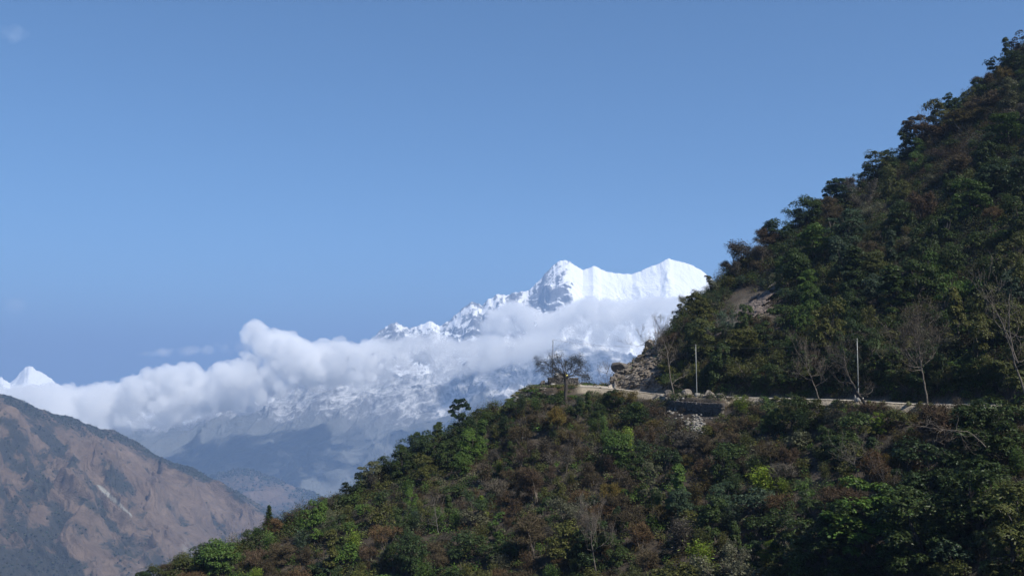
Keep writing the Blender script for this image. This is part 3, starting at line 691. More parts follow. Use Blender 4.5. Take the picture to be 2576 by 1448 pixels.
COLOURS = {  # colour word: base colours
    'dark green': [(.032, .055, .017), (.037, .061, .021), (.026, .047, .019)], 'bluish green': [(.036, .064, .040), (.042, .070, .048)], 'olive green': [(.066, .076, .022), (.056, .070, .024)],
    'fresh green': [(.058, .108, .024), (.050, .094, .024)], 'grey green': [(.075, .088, .056), (.088, .098, .07)], 'lime green': [(.125, .19, .022), (.11, .17, .022)],
    'dull brown': [(.060, .046, .029), (.052, .041, .026)], 'rusty brown': [(.080, .050, .026), (.074, .049, .027)], 'reddish brown': [(.060, .042, .029)], 'mustard brown': [(.086, .064, .020), (.075, .060, .022)], 'grey brown': [(.070, .060, .050), (.062, .055, .048)],
    'near black green': [(.010, .020, .010)],
}
GREEN = ['dark green', 'dark green', 'olive green', 'bluish green', 'olive green', 'fresh green', 'grey green', 'dark green']
BROWN = ['dull brown', 'dull brown', 'reddish brown', 'rusty brown', 'grey brown', 'mustard brown']
COLOURS = {k: [((a * 1.06, b * 1.06, c * .95) if 'brown' in k else (a * 1.2, b * 1.08, c * .88)) for a, b, c in v] for k, v in COLOURS.items()}
things = []        # (object, kind word, colour, X, Y, height in px) for the labels
rnd = random.Random(11)
first_used = {}
def put_tree(kind, x, y, H, colour, wide=1.0, z=None, lab=None, group='trees covering the hillside', variant=None, name=None, rot=None):
    vs, h0, r0 = KIND[kind]; v = variant if variant is not None else rnd.randrange(len(vs)); tm, cm = vs[v]
    if z is None: z = float(zat(np.array([x]), np.array([y]))[0])
    o = bpy.data.objects.new(name or {'conifer': 'conifer_tree', 'bare': 'bare_tree', 'twiggy': 'leafless_tree', 'sparse': 'sparse_tree'}.get(kind, 'broadleaf_tree'), None); COL.objects.link(o)
    s = H / h0; o.location = (x, y, z - .1); o.rotation_euler = (rnd.gauss(0, .06), rnd.gauss(0, .06), rnd.uniform(0, 6.28) if rot is None else rot); o.scale = (s * wide, s * wide, s)
    c = rnd.choice(COLOURS[colour]); f = rnd.uniform(.8, 1.25); col = (c[0] * f, c[1] * f, c[2] * f, 1)
    for nm, me in (('trunk', tm), ('crown', cm)):
        ch = bpy.data.objects.new(nm, me); COL.objects.link(ch); ch.parent = o; ch.color = col
    o['category'] = 'tree'; 
    if lab: o['label'] = lab
    if group: o['group'] = group
    if not lab: things.append([o, kind + ' tree', colour, x, y, z, H])
    return o
def put_shrub(kind, x, y, H, colour, wide=1.0, lab=None):
    vs, h0, r0 = SKIND[kind]; z = float(zat(np.array([x]), np.array([y]))[0])
    o = bpy.data.objects.new('shrub', rnd.choice(vs)); COL.objects.link(o); s = H / h0
    o.location = (x, y, z - .1); o.rotation_euler = (0, 0, rnd.uniform(0, 6.28)); o.scale = (s * wide, s * wide, s)
    c = rnd.choice(COLOURS[colour]); f = rnd.uniform(.8, 1.25); o.color = (c[0] * f, c[1] * f, c[2] * f, 1)
    o['category'] = 'shrub'; o['group'] = 'shrubs covering the hillside'
    if lab: o['label'] = lab
    else: things.append([o, kind + ' shrub', colour, x, y, z, H])
    return o
def skyline_D(X):
    u = ray(X, 1000)[0]; return float(np.interp(u, cu, cD))

# ------------------------------------------------------------------ trees that make the skyline: (X, top Y, kind, colour, width)
SKY = [(2566, 82, 'ragged', 'dull brown', 1), (2532, 90, 'cone', 'dark green', .55), (2505, 135, 'ragged', 'dark green', .9), (2478, 165, 'twiggy', 'dull brown', .9), (2452, 195, 'round', 'dark green', .8), (2418, 214, 'bare', 'grey brown', .8), (2392, 232, 'round', 'dark green', .9),
       (2350, 250, 'round', 'olive green', .9), (2318, 250, 'bare', 'grey green', .9), (2300, 285, 'round', 'dull brown', .9), (2280, 320, 'ragged', 'dark green', .8), (2240, 366, 'round', 'dark green', 1), (2205, 372, 'round', 'olive green', 1), (2168, 405, 'ragged', 'dark green', .9),
       (2130, 428, 'twiggy', 'grey brown', .9), (2100, 440, 'round', 'bluish green', 1), (2064, 468, 'twiggy', 'dull brown', .9), (2028, 486, 'round', 'dark green', 1.1), (1992, 520, 'ragged', 'bluish green', 1), (1955, 540, 'round', 'dark green', 1.1), (1925, 552, 'twiggy', 'reddish brown', .8),
       (1880, 558, 'sparse', 'grey brown', 1.0), (1858, 590, 'sparse', 'dull brown', .8), (1838, 630, 'twiggy', 'grey brown', .8), (1812, 662, 'bare', 'dull brown', .7), (1788, 680, 'ragged', 'grey green', .8), (1762, 708, 'sparse', 'grey green', .8), (1738, 708, 'sparse', 'olive green', .8), (1708, 752, 'ragged', 'olive green', .8), (1695, 792, 'round', 'dark green', .6),
       (1240, 1006, 'ragged', 'dark green', .8), (1205, 1022, 'round', 'olive green', 1.2), (1172, 1050, 'twiggy', 'dull brown', 1.2),
       (1100, 1052, 'cone', 'dark green', 1.0), (1058, 1076, 'round', 'dark green', 1.1), (1030, 1084, 'round', 'bluish green', .9), (995, 1126, 'bare', 'grey brown', .9), (960, 1146, 'round', 'dark green', .9), (932, 1158, 'round', 'grey green', 1.1), (905, 1178, 'ragged', 'near black green', .8), (872, 1192, 'ragged', 'near black green', .9),
       (835, 1220, 'twiggy', 'grey brown', 1.3), (784, 1238, 'sparse', 'grey brown', .8), (738, 1262, 'sparse', 'dull brown', 1.35), (676, 1268, 'conifer', 'dark green', .95), (655, 1300, 'twiggy', 'dark green', .7), (620, 1332, 'round', 'dark green', .9), (590, 1350, 'twiggy', 'olive green', 1.3), (560, 1352, 'twiggy', 'dull brown', 1.2),
       (520, 1352, 'round', 'dark green', 1.1), (478, 1380, 'round', 'olive green', 1.2), (440, 1395, 'twiggy', 'dull brown', 1.3), (400, 1412, 'round', 'olive green', 1.2), (365, 1425, 'round', 'dark green', 1.2)]
taken = []
for (X, Yt, kd, cl, wd) in SKY:
    D = skyline_D(X) - (1.2 if X < 1700 else 2.0); u, v = ray(X, Yt); x = u * D; z = float(zat(np.array([x]), np.array([D]))[0])
    H = max(1.6, v * D - z); px = H / KIND[kd][1] * KIND[kd][2] * wd * F / D
    put_tree(kd, x, D, H, cl, 1.12 * wd * min(1.6, max(1, 3.3 / H))); taken.append((X, project(x, D, z + H * .5)[1], px * .7))

# chosen crowns across the slope: (X, Y of crown middle, crown half-width in px, kind, colour)
SPOT = [(1540, 1025, 34, 'round', 'dark green'), (1580, 1060, 40, 'round', 'dark green'), (1500, 1050, 26, 'round', 'dark green'), (1600, 1035, 20, 'round', 'lime green'), (1560, 1150, 44, 'round', 'fresh green'), (1600, 1190, 40, 'round', 'dark green'), (1170, 1100, 44, 'round', 'dark green'),
        (1130, 1160, 40, 'round', 'dark green'), (1190, 1140, 40, 'round', 'fresh green'), (1215, 1120, 30, 'cone', 'fresh green'), (1080, 1150, 44, 'ragged', 'dark green'), (1060, 1200, 40, 'round', 'olive green'), (1160, 1180, 30, 'round', 'fresh green'), (1010, 1190, 40, 'round', 'dark green'),
        (2218, 1080, 26, 'round', 'lime green'), (2200, 1180, 36, 'cone', 'dark green'), (1930, 1400, 36, 'round', 'lime green'), (1215, 1290, 20, 'cone', 'lime green'), (1820, 1265, 42, 'round', 'bluish green'), (1800, 1330, 50, 'round', 'dark green'), (1680, 1300, 40, 'twiggy', 'mustard brown'), (1480, 1340, 48, 'twiggy', 'dull brown'),
        (1610, 1360, 50, 'twiggy', 'rusty brown'), (2100, 1150, 34, 'round', 'dark green'), (2085, 1110, 32, 'round', 'dark green'), (1990, 1060, 46, 'round', 'dark green'), (1930, 1070, 40, 'round', 'dark green'), (2060, 1060, 34, 'round', 'olive green'), (1900, 940, 60, 'sparse', 'olive green'), (1870, 880, 50, 'round', 'olive green'),
        (1780, 870, 50, 'round', 'olive green'), (1760, 800, 45, 'round', 'olive green'), (2160, 880, 50, 'round', 'dark green'), (2230, 950, 60, 'ragged', 'dark green'), (2360, 330, 60, 'twiggy', 'rusty brown'), (2430, 300, 60, 'twiggy', 'mustard brown'), (2400, 420, 60, 'twiggy', 'dull brown'), (2500, 260, 60, 'twiggy', 'dull brown'), (2540, 330, 60, 'round', 'fresh green'),
        (2500, 480, 70, 'round', 'bluish green'), (2440, 520, 60, 'round', 'fresh green'), (2060, 620, 56, 'round', 'fresh green'), (2130, 600, 60, 'round', 'bluish green'), (2000, 700, 50, 'round', 'dark green'), (2150, 700, 56, 'cone', 'dark green'), (2250, 760, 60, 'cone', 'dark green'), (2320, 730, 60, 'round', 'dark green'),
        (2200, 1340, 130, 'round', 'fresh green'), (2330, 1240, 110, 'round', 'dark green'), (2500, 1130, 110, 'round', 'dark green'), (2460, 1300, 130, 'round', 'dark green'), (2100, 1400, 110, 'round', 'dark green'), (2545, 1400, 120, 'round', 'olive green'), (2330, 1400, 120, 'round', 'dark green'), (2540, 1020, 80, 'ragged', 'olive green'),
        (2180, 1200, 60, 'twiggy', 'rusty brown'), (2100, 1290, 70, 'twiggy', 'reddish brown'), (2340, 1110, 80, 'twiggy', 'reddish brown'), (2440, 1070, 70, 'twiggy', 'dull brown'), (1720, 1130, 50, 'twiggy', 'grey brown'), (1690, 1090, 40, 'sparse', 'dull brown'), (1340, 1370, 70, 'twiggy', 'dull brown'), (1500, 1400, 60, 'round', 'dark green'), (700, 1330, 40, 'twiggy', 'rusty brown'), (560, 1420, 50, 'round', 'fresh green'), (700, 1400, 44, 'twiggy', 'dull brown'),
        (1350, 1230, 60, 'twiggy', 'reddish brown'), (1420, 1290, 60, 'sparse', 'grey green')]
def road_clear(x, y, rad):
    u = x / y
    if u < ou[0]: return True
    Do = float(np.interp(u, ou, oD)); return not (Do - .6 - rad * .35 < y < Do + UW + rad * .3)
for (X, Y, rpx, kd, cl) in SPOT:
    h = hit(X, Y + rpx * .6)
    if h is None: continue
    for _ in range(8):
        R = rpx / F * h[1]
        if road_clear(h[0], h[1], R): break
        h2 = hit(X, project(*h)[1] + 8)
        if h2 is not None: h = h2
    H = R / KIND[kd][2] * KIND[kd][1] * rnd.uniform(.9, 1.1); H = min(H, 9.0); wd = R / KIND[kd][2] / (H / KIND[kd][1])
    o = put_tree(kd, h[0], h[1], H, cl, wd); taken.append((X, Y, rpx * .8))

for k in range(26):
    X = 1672 + k * 36 + rnd.uniform(-8, 8); u = ray(X, 1000)[0]; D = float(np.interp(u, ou, oD)) + UW + rnd.uniform(.5, 2.0)
    H = rnd.uniform(3.6, 5.4); kd = rnd.choice(['round', 'round', 'ragged', 'sparse']); x = u * D
    put_tree(kd, x, D, H, rnd.choice(['near black green', 'dark green', 'dark green', 'olive green']), rnd.uniform(.9, 1.15))
    taken.append((X, project(x, D, -3 + H * .6)[1], H / KIND[kd][1] * KIND[kd][2] * F / D * .6))

def brownness(X, Y):
    b = .31 + .5 * blob(X, Y, 1350, 1120, 150, 90) + .5 * blob(X, Y, 1290, 1260, 100, 70) + .5 * blob(X, Y, 1650, 1070, 120, 60) + .6 * blob(X, Y, 2350, 1120, 200, 80) + .4 * blob(X, Y, 1740, 1200, 100, 90) + .5 * blob(X, Y, 1490, 1350, 90, 60) \
        + .5 * blob(X, Y, 2120, 1300, 120, 60) + .5 * blob(X, Y, 2400, 360, 120, 120) + .5 * blob(X, Y, 1900, 670, 70, 50) + .4 * blob(X, Y, 1950, 560, 60, 40) - .6 * blob(X, Y, 1140, 1130, 110, 80) - .5 * blob(X, Y, 1550, 1060, 60, 60) - .6 * blob(X, Y, 2300, 1370, 300, 100) - .5 * blob(X, Y, 2100, 750, 250, 120) \
        - .5 * blob(X, Y, 2500, 900, 150, 150) - .4 * blob(X, Y, 2500, 550, 120, 120) - .3 * blob(X, Y, 900, 1300, 90, 60)
    return min(.95, max(.06, b))
BARE = [(1895, 782, 78, 60), (1845, 815, 45, 30), (1610, 925, 60, 70), (1560, 950, 50, 40), (1755, 1034, 84, 34), (1755, 1068, 40, 30), (1370, 985, 110, 30), (1310, 990, 60, 26)]
def is_bare(X, Y, k=1.0): return any(((X - a) / (b1_ * k)) ** 2 + ((Y - b_) / (b2_ * k)) ** 2 < 1 for a, b_, b1_, b2_ in BARE)

nt_, ns_ = len(things), 0; tries = 0
MAXT, MAXS = 281, 292
while (nt_ < MAXT or ns_ < MAXS) and tries < 60000:
    tries += 1
    X = rnd.uniform(340, 2600); Y = rnd.uniform(60, 1500)
    h = hit(X, Y)
    if h is None: continue
    D = h[1]; br = brownness(X, Y); upper = Y < 990 and X > 1640
    tree = (rnd.random() < (.72 if upper else .40)) if nt_ < MAXT else False
    if not tree and ns_ >= MAXS: continue
    if is_bare(X, Y, 1.05): continue
    brown = rnd.random() < (br * .8 if upper else br)
    if tree:
        kd = rnd.choice(['twiggy', 'twiggy', 'sparse']) if brown else rnd.choice(['round', 'round', 'round', 'ragged', 'cone', 'sparse'])
        H = rnd.uniform(6.2, 11.0) if upper else rnd.uniform(4.2, 7.6); R = H / KIND[kd][1] * KIND[kd][2] * .78
    else:
        kd = rnd.choice(['twiggy', 'twiggy', 'plume']) if brown else rnd.choice(['leafy', 'leafy', 'plume'])
        H = rnd.uniform(2.2, 4.4); R = H / SKIND[kd][1] * SKIND[kd][2]
    if not road_clear(h[0], D, R): continue
    if D > skyline_D(X) - R * .9: continue
    rp = R * F / D; Yc = Y - H * .5 * F / D
    if upper is False and Yc < 1000 and 1300 < X < 1560 and tree: continue
    if X > 1640 and 1000 < Y < 1300 and Y - H * F / D < 996: continue      # keep the road line open
    if X > 1290 and X < 1660 and Y < 1300 and Y - H * F / D < 975: continue
    if X > 1660 and X < 1845 and 1000 < Y < 1210 and Y - H * F / D < 1048: continue
    ok = all((X - a) ** 2 + (Yc - b) ** 2 > ((r_ + rp) * (.56 if tree else .50)) ** 2 for a, b, r_ in taken)
    if not ok: continue
    cl = rnd.choice(BROWN if brown else GREEN)
    if kd == 'plume' and not brown and rnd.random() < .4: cl = rnd.choice(['lime green', 'fresh green', 'olive green'])
    if tree: put_tree(kd, h[0], D, H, cl, rnd.uniform(.66, .95)); nt_ += 1
    else: put_shrub(kd, h[0], D, H, cl, rnd.uniform(.9, 1.3)); ns_ += 1
    taken.append((X, Yc, rp))
print('PLANTS', nt_, ns_, tries)

# ------------------------------------------------------------------ undergrowth: one mass, far past counting
def mass(name, n, seed, kmin, kmax, rs=1.0, only_upper=False, green=0.0, past=1.5, clump=0.0, zone=None, hs=1.0, dark=1.0):
    rng = np.random.default_rng(seed); Vs = []; Cs = []
    m3 = n * (3 if zone is None else 110); u = rng.uniform(-.47, .78, m3); Dn = np.sqrt(rng.uniform(80 ** 2, 315 ** 2, m3)); x = u * Dn
    z = zat(x, Dn); X, Y = project(x, Dn, z)
    cd = np.interp(u, cu, cD); Do = np.interp(u, ou, oD)
    ok = (Dn < cd + past) & (Y < 1560) & ((not only_upper) | (((Y < 985) & (X > 1660) & (Dn > Do + UW + .8)) | (Dn > cd - 2.5) & ((X < 1250) | (X > 1690)))) & ~((u > ou[0]) & (Dn > Do - 1.0) & (Dn < Do + UW + .4))
    bare = np.zeros(len(X), bool)
    for a, b_, c_, d_ in BARE: bare |= ((X - a) / c_) ** 2 + ((Y - b_) / d_) ** 2 < 1
    ok &= ~(bare & (rng.random(len(X)) < .93))
    if clump: ok &= ((fbm(x / 5.5, Dn / 5.5, 3, seed + 40) > clump) & (Y > 1040)) | ((Y < 985) & (X > 1660)) & only_upper
    if zone == 'crest': ok = (Dn > cd - 3.5) & (Dn < cd + 1.0) & (Y < 1500) & ((X < 1250) | (X > 1680)) & ~bare
    if zone == 'bank': ok = (Dn > Do + UW - .1) & (Dn < Do + UW + 3.5) & (X > 1675) & (X < 2640)
    if zone == 'verge': ok = (Dn > Do - 2.2) & (Dn < Do + .35) & (X > 1835) & (X < 2640)
    if zone == 'cliff': ok = (X > 1545) & (X < 1690) & (Dn > Do + UW + 2.5) & (Dn < cd + .3)
    if zone == 'wall': ok = (Dn > Do - 7.5) & (Dn < Do - 4.2) & (((X > 1668) & (X < 1702)) | ((X > 1796) & (X < 1842)))
    if zone == 'spur': ok = (X > 1235) & (X < 1450) & (Dn < cd + .5) & (Dn > cd - 16) & ((X < 1370) | (Dn < cd - 6)) & (rng.random(len(X)) < .8)
    idx = np.nonzero(ok)[0][:n]
    C0 = np.stack([x[idx], Dn[idx], z[idx]], 1); X, Y = X[idx], Y[idx]
    brn = np.array([brownness(a, b) for a, b in zip(X, Y)]) 
    patch = fbm(C0[:, 0] / 9, C0[:, 1] / 9, 3, seed)
    isb = rng.random(len(idx)) < np.clip(brn + .08 - green + 1.1 * patch, .05, .95)
    gcol = np.array(sum([COLOURS[k] for k in ('dark green', 'olive green', 'grey green', 'olive green', 'fresh green')], [])); bcol = np.array(sum([COLOURS[k] for k in ('dull brown', 'dull brown', 'mustard brown', 'rusty brown', 'grey brown')], []))
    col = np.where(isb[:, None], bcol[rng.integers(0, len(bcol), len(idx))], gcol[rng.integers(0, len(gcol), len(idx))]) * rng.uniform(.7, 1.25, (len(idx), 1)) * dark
    R = rs * rng.uniform(.6, 1.25, len(idx)) * np.clip(C0[:, 1] / 150, .75, 1.15)
    H = hs * R * rng.uniform(.9, 1.5, len(idx))
    H = np.where((np.abs(X - 1400) < 260) & (Y < 1010), H * .45, H)
    m_ = rng.integers(kmin, kmax, len(idx)); rep = np.repeat(np.arange(len(idx)), m_); k = len(rep)
    d = nrm(rng.normal(0, 1, (k, 3))); d[:, 2] = np.abs(d[:, 2])
    C = C0[rep] + d * np.stack([R[rep], R[rep], H[rep]], 1) * rng.uniform(.45, 1.0, (k, 1)) + np.array([0, 0, .05])
    b = isb[rep]; L = np.where(b, .62, .30) * rng.uniform(.6, 1.3, k); W = np.where(b, .05, .14) * rng.uniform(.7, 1.3, k)
    ax = nrm(np.where(b[:, None], d + rng.normal(0, .5, d.shape) + [0, 0, .5], rng.normal(0, 1, d.shape)))
    Nn = np.where(b[:, None], rng.normal(0, 1, d.shape), d + [0, 0, .8] + rng.normal(0, .4, d.shape)); Nn = nrm(Nn)
    t = nrm(ax - Nn * (ax * Nn).sum(1, keepdims=True)); bb = np.cross(Nn, t)
    V = np.stack([C - t * L[:, None] / 2, C - bb * W[:, None] / 2, C + t * L[:, None] / 2, C + bb * W[:, None] / 2], 1).reshape(-1, 3)
    cc = np.repeat(np.c_[col[rep], np.ones(k)], 4, 0)
    return mkobj(name, mkmesh(name, V, np.arange(4 * k).reshape(-1, 4), None, [M_MASSLEAF], cols={'tint': cc}))
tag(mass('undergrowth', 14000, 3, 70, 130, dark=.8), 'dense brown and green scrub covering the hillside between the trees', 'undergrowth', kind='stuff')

tag(mass('forest_canopy', 5600, 8, 150, 260, 1.6, True, .22, 1.0, dark=.6), 'forest canopy filling the upper slope, tinted dark as the shade between larger trees', 'canopy', kind='stuff')  # foliage tint darkened so the gaps between crowns read as shadow
tag(mass('thicket', 2600, 18, 110, 200, 1.55, False, .22, 0.0, .06), 'dark leafy thickets clumped over the lower slope between the single trees', 'thicket', kind='stuff')
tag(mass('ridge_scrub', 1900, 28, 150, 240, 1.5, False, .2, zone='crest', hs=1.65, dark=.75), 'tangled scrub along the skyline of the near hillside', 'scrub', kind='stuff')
tag(mass('bank_scrub', 700, 38, 140, 220, 1.2, False, .45, zone='bank', hs=1.1), 'dark scrub hanging down the cut bank above the road', 'scrub', kind='stuff')
tag(mass('verge_scrub', 420, 48, 60, 110, .62, False, .1, zone='verge', hs=.8), 'low dry scrub along the outer edge of the road', 'scrub', kind='stuff')
tag(mass('spur_scrub', 420, 58, 90, 150, .9, False, .35, zone='spur', hs=.8), 'low dark scrub on the tip of the spur', 'scrub', kind='stuff')
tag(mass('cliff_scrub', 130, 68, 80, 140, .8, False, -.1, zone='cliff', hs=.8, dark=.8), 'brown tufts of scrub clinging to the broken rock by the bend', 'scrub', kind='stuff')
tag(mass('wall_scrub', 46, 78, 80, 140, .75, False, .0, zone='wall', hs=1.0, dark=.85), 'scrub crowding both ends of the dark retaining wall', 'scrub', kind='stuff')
# ------------------------------------------------------------------ rocks
def angular(seed, sub=ICO3, planes=9, lo=.35, hi=.8):
    rng = np.random.default_rng(seed); V = sub[0].copy()
    for _ in range(planes):
        n = nrm(rng.normal(0, 1, 3)); d = rng.uniform(lo, hi); k = V @ n - d; V = V - np.clip(k, 0, None)[:, None] * n
    return V + rng.normal(0, .012, V.shape), sub[1]
def union(name, shapes, voxel, mat, seed, amp=.12):
    mb = MB()
    for V, T in shapes: mb.add(V, None, T)
    tmp = bpy.data.objects.new(name + '_tmp', mb.mesh(name + '_hull', [])); COL.objects.link(tmp)
    md = tmp.modifiers.new('r', 'REMESH'); md.mode = 'VOXEL'; md.voxel_size = voxel
    ev = tmp.evaluated_get(bpy.context.evaluated_depsgraph_get()).to_mesh()
    n = len(ev.vertices); V = np.zeros(n * 3); ev.vertices.foreach_get('co', V); V = V.reshape(-1, 3)
    Nn = np.zeros(n * 3); ev.vertices.foreach_get('normal', Nn); Nn = Nn.reshape(-1, 3)
    li = np.zeros(len(ev.loops), np.int32); ev.loops.foreach_get('vertex_index', li); Q = li.reshape(-1, 4)
    tmp.to_mesh_clear(); COL.objects.unlink(tmp); bpy.data.objects.remove(tmp)
    d = amp * (np.abs(perlin(V[:, 0] * 1.4 + V[:, 1], V[:, 2] * 2.2, seed)) - .3) + amp * .5 * perlin(V[:, 0] * 4, V[:, 2] * 4 + V[:, 1] * 3, seed + 1)
    return mkobj(name, mkmesh(name, V + Nn * d[:, None], Q, None, [mat], smooth=False))
m_cut, nt, bs = newmat('cut_rock')
c = ramp(nt, noise(nt, 0.9, 9, 0.72, mscale=(1, 1, 2)), [(0.3, (0.030, 0.024, 0.019)), (0.48, (0.10, 0.082, 0.064)), (0.62, (0.19, 0.165, 0.135)), (0.78, (0.32, 0.295, 0.26))])
nt.links.new(c, bs.inputs['Base Color']); bs.inputs['Roughness'].default_value = .95
nt.links.new(bump(nt, noise(nt, 3, 9, 0.7), 1.0, .25), bs.inputs['Normal'])
rng = np.random.default_rng(77)
def on_surface(X, Y, out=0.0):
    h = hit(X, Y); return None if h is None else h + np.array([-.5, -.8, .1]) * out
# the broken rock face where the road rounds the spur
sh = []
for i in range(420):
    X = rng.uniform(1540, 1668); Y = rng.uniform(np.interp(X, [1540, 1600, 1640, 1670], [930, 893, 868, 880]), np.interp(X, [1540, 1600, 1668], [962, 972, 962]))
    h = hit(X, Y)
    if h is None: continue
    V, T = angular(900 + i, ICO2, 9, .45, .85); s = rng.uniform(.18, .62) * (1.9 if i % 14 == 0 else 1); t = math.radians(rng.normal(-35, 25)); V = V * np.array([s * 1.6, s, s * .7]); V = np.stack([V[:, 0] * math.cos(t) + V[:, 2] * math.sin(t), V[:, 1], -V[:, 0] * math.sin(t) + V[:, 2] * math.cos(t)], 1)
    sh.append((V + h + np.array([rng.normal(0, .2), -.1, rng.normal(0, .2)]), T))
tag(union('cliff', sh, .12, m_cut, 5, .25), 'crumbling brown rock face where the dirt road rounds the spur', 'cliff')
h = hit(1562, 932); V, T = angular(950, ICO4, 11)
o = mkobj('boulder', mkmesh('boulder', V * np.array([1.9, 1.7, 1.5]), None, T, [M_DARKROCK])); o.location = P(1560, 921, h[1] - .6 if h is not None else 210)
tag(o, 'big dark boulder jutting out at the left tip of the rock face', 'boulder')
V, T = angular(951, ICO4, 10); o = mkobj('boulder', mkmesh('boulder', V * np.array([1.25, 1.2, 1.35]), None, T, [M_ROCK])); o.location = P(1636, 868, 215.0)
tag(o, 'pale boulder perched alone on top of the rock face', 'boulder')
# the tilted outcrop in the trees
sh = []
for i in range(120):
    a = rng.normal(0, 1); b = rng.normal(0, .7)
    X = 1893 + a * 30 - b * 8; Y = 782 - a * 20 + b * 20
    h = hit(X, Y)
    if h is None: continue
    V, T = angular(1000 + i); s = rng.uniform(.4, 1.25); V = V * np.array([s * 2.1, s, s * .42]); t = math.radians(-33); 
    V = np.stack([V[:, 0] * math.cos(t) + V[:, 2] * math.sin(t), V[:, 1], -V[:, 0] * math.sin(t) + V[:, 2] * math.cos(t)], 1)
    sh.append((V + h + np.array([-.5, -1.2, .6]), T))
m_dk, nt, bs = newmat('outcrop_rock')
c = ramp(nt, noise(nt, 0.9, 9, 0.72, mscale=(1, 1, 2)), [(0.3, (0.03, 0.024, 0.022)), (0.5, (0.10, 0.078, 0.066)), (0.75, (0.23, 0.19, 0.165))]); nt.links.new(c, bs.inputs['Base Color']); bs.inputs['Roughness'].default_value = .95
tag(union('rock_outcrop', sh, .17, m_dk, 15, .3), 'bare outcrop of tilted rock ledges showing through the upper trees', 'rock outcrop')

# boulders set along the outer road edge
BO = [(1679, 994, 21, 15, 'dark mossy rounded boulder at the road edge, left of the leaning trunk'), (1710, 1000, 14, 8, 'low cluster-shaped stone at the road edge, right of the leaning trunk'), (1729, 997, 26, 18, 'knobbly pale brown boulder at the road edge, left of the middle pole'),
      (1768, 1001, 14, 9, 'low grey stone at the road edge just right of the middle pole'), (1786, 999, 34, 18, 'widest sloping boulder at the road edge, right of the middle pole'), (1811, 1003, 18, 13, 'squat dark boulder at the right end of the road edge row'),
      (1655, 992, 12, 7, 'small grey stone at the road edge, leftmost of the row'), (1832, 1006, 12, 7, 'small flat stone beyond the right end of the boulder row')]
for i, (X, Y, wpx, hpx, lab) in enumerate(BO):
    u = ray(X, Y)[0]; D = float(np.interp(u, ou, oD)) - .1; x = u * D; z = float(zat(np.array([x]), np.array([D]))[0]); k = D / F
    V, T = angular(400 + i, ICO4, 10, .4, .85)
    o = mkobj('boulder', mkmesh('boulder', V * np.array([wpx * k * .62, wpx * k * .5, hpx * k * .75]), None, T, [M_DARKROCK if i in (0, 5) else M_ROCK])); o.location = (x, D, z + hpx * k * .25); o.rotation_euler.z = 0
    tag(o, lab, 'boulder', 'boulders along the outer road edge')

# retaining wall and the stone terraces under it
def stone_wall(name, X0, X1, dD, top, hgt, seed, mat, thick=.5, stone=.38, slope=0.0):
    rng = np.random.default_rng(seed); mb = MB()
    us = np.linspace(ray(X0, 1000)[0], ray(X1, 1000)[0], 60); Ds = np.interp(us, ou, oD) + dD
    L = np.concatenate([[0], np.cumsum(np.hypot(np.diff(us * Ds), np.diff(Ds)))]); n = int(hgt / (stone * .62)) + 1
    for r in range(n):
        s = rng.uniform(0, .3)
        while s < L[-1] - .1:
            ln = stone * rng.uniform(.7, 1.6); sc = s + ln / 2
            if sc > L[-1]: break
            u = np.interp(sc, L, us); D = np.interp(sc, L, Ds); x = u * D; zt = float(np.interp(u, ou, oz)) - top + slope * (sc / L[-1])
            u2 = np.interp(min(sc + .1, L[-1]), L, us); D2 = np.interp(min(sc + .1, L[-1]), L, Ds); yaw = math.atan2(D2 - D, u2 * D2 - x)
            mb.box((x + rng.normal(0, .03), D + rng.normal(0, .05) + r * 0.02, zt - (r + .5) * hgt / n), (ln * .5, thick * .5, hgt / n * .5), 0, yaw, .035, rng); s += ln
    return mkobj(name, mb.mesh(name, [mat]))
o = tag(stone_wall('retaining_wall', 1688, 1818, -5.1, .85, 1.9, 61, M_DARKROCK, .7), 'dark dry stone retaining wall holding up the road under the middle pole', 'wall')
root = bpy.data.objects.new('stone_terrace', None); COL.objects.link(root)
h = hit(1770, 1050); root.location = h
tag(root, 'stepped stone ledges descending below the dark retaining wall', 'terrace')
for k, (a, b, dd, tp) in enumerate([(1742, 1812, -6.4, 3.2), (1736, 1804, -7.6, 4.2), (1730, 1798, -8.8, 5.2)]):
    st = stone_wall('ledge', a, b, dd, tp, .75, 70 + k, M_ROCK, 1.0, .45); st.parent = root; st.matrix_parent_inverse.identity(); st.location = -Vector(root.location)

# loose pale stones: rubble nobody could count
def rubble(name, spots, seed, smin, smax, mat, lab):
    rng = np.random.default_rng(seed); mb = MB(); sh = [angular(seed * 10 + i, ICO2, 9) for i in range(6)]
    for (cx, cy, rx, ry, n) in spots:
        for _ in range(n):
            h = hit(cx + rng.normal(0, rx), cy + rng.normal(0, ry))
            if h is None: continue
            V, T = sh[rng.integers(0, 6)]; s = rng.uniform(smin, smax) * (1 if rng.random() < .85 else 1.7)
            mb.add(V * s * np.array([1.2, 1, .8]) * rng.uniform(.8, 1.2, 3) + h + np.array([0, -.1, .12]), None, T)
    return tag(mkobj(name, mb.mesh(name, [mat])), lab, 'rubble', kind='stuff')
rubble('rubble', [(1752, 1068, 10, 12, 130), (1728, 1062, 14, 6, 26), (1690, 1030, 10, 12, 20), (1700, 1002, 20, 5, 22)], 3, .12, .30, M_PALEROCK, 'spill of pale broken stones below the retaining wall')
rubble('rubble', [(1610, 968, 34, 5, 120), (1660, 975, 16, 5, 50), (1480, 966, 40, 3, 40), (1320, 985, 30, 9, 90), (1370, 968, 20, 3, 40)], 4, .08, .26, M_ROCK, 'scattered stones fallen along the dirt road and spur top')
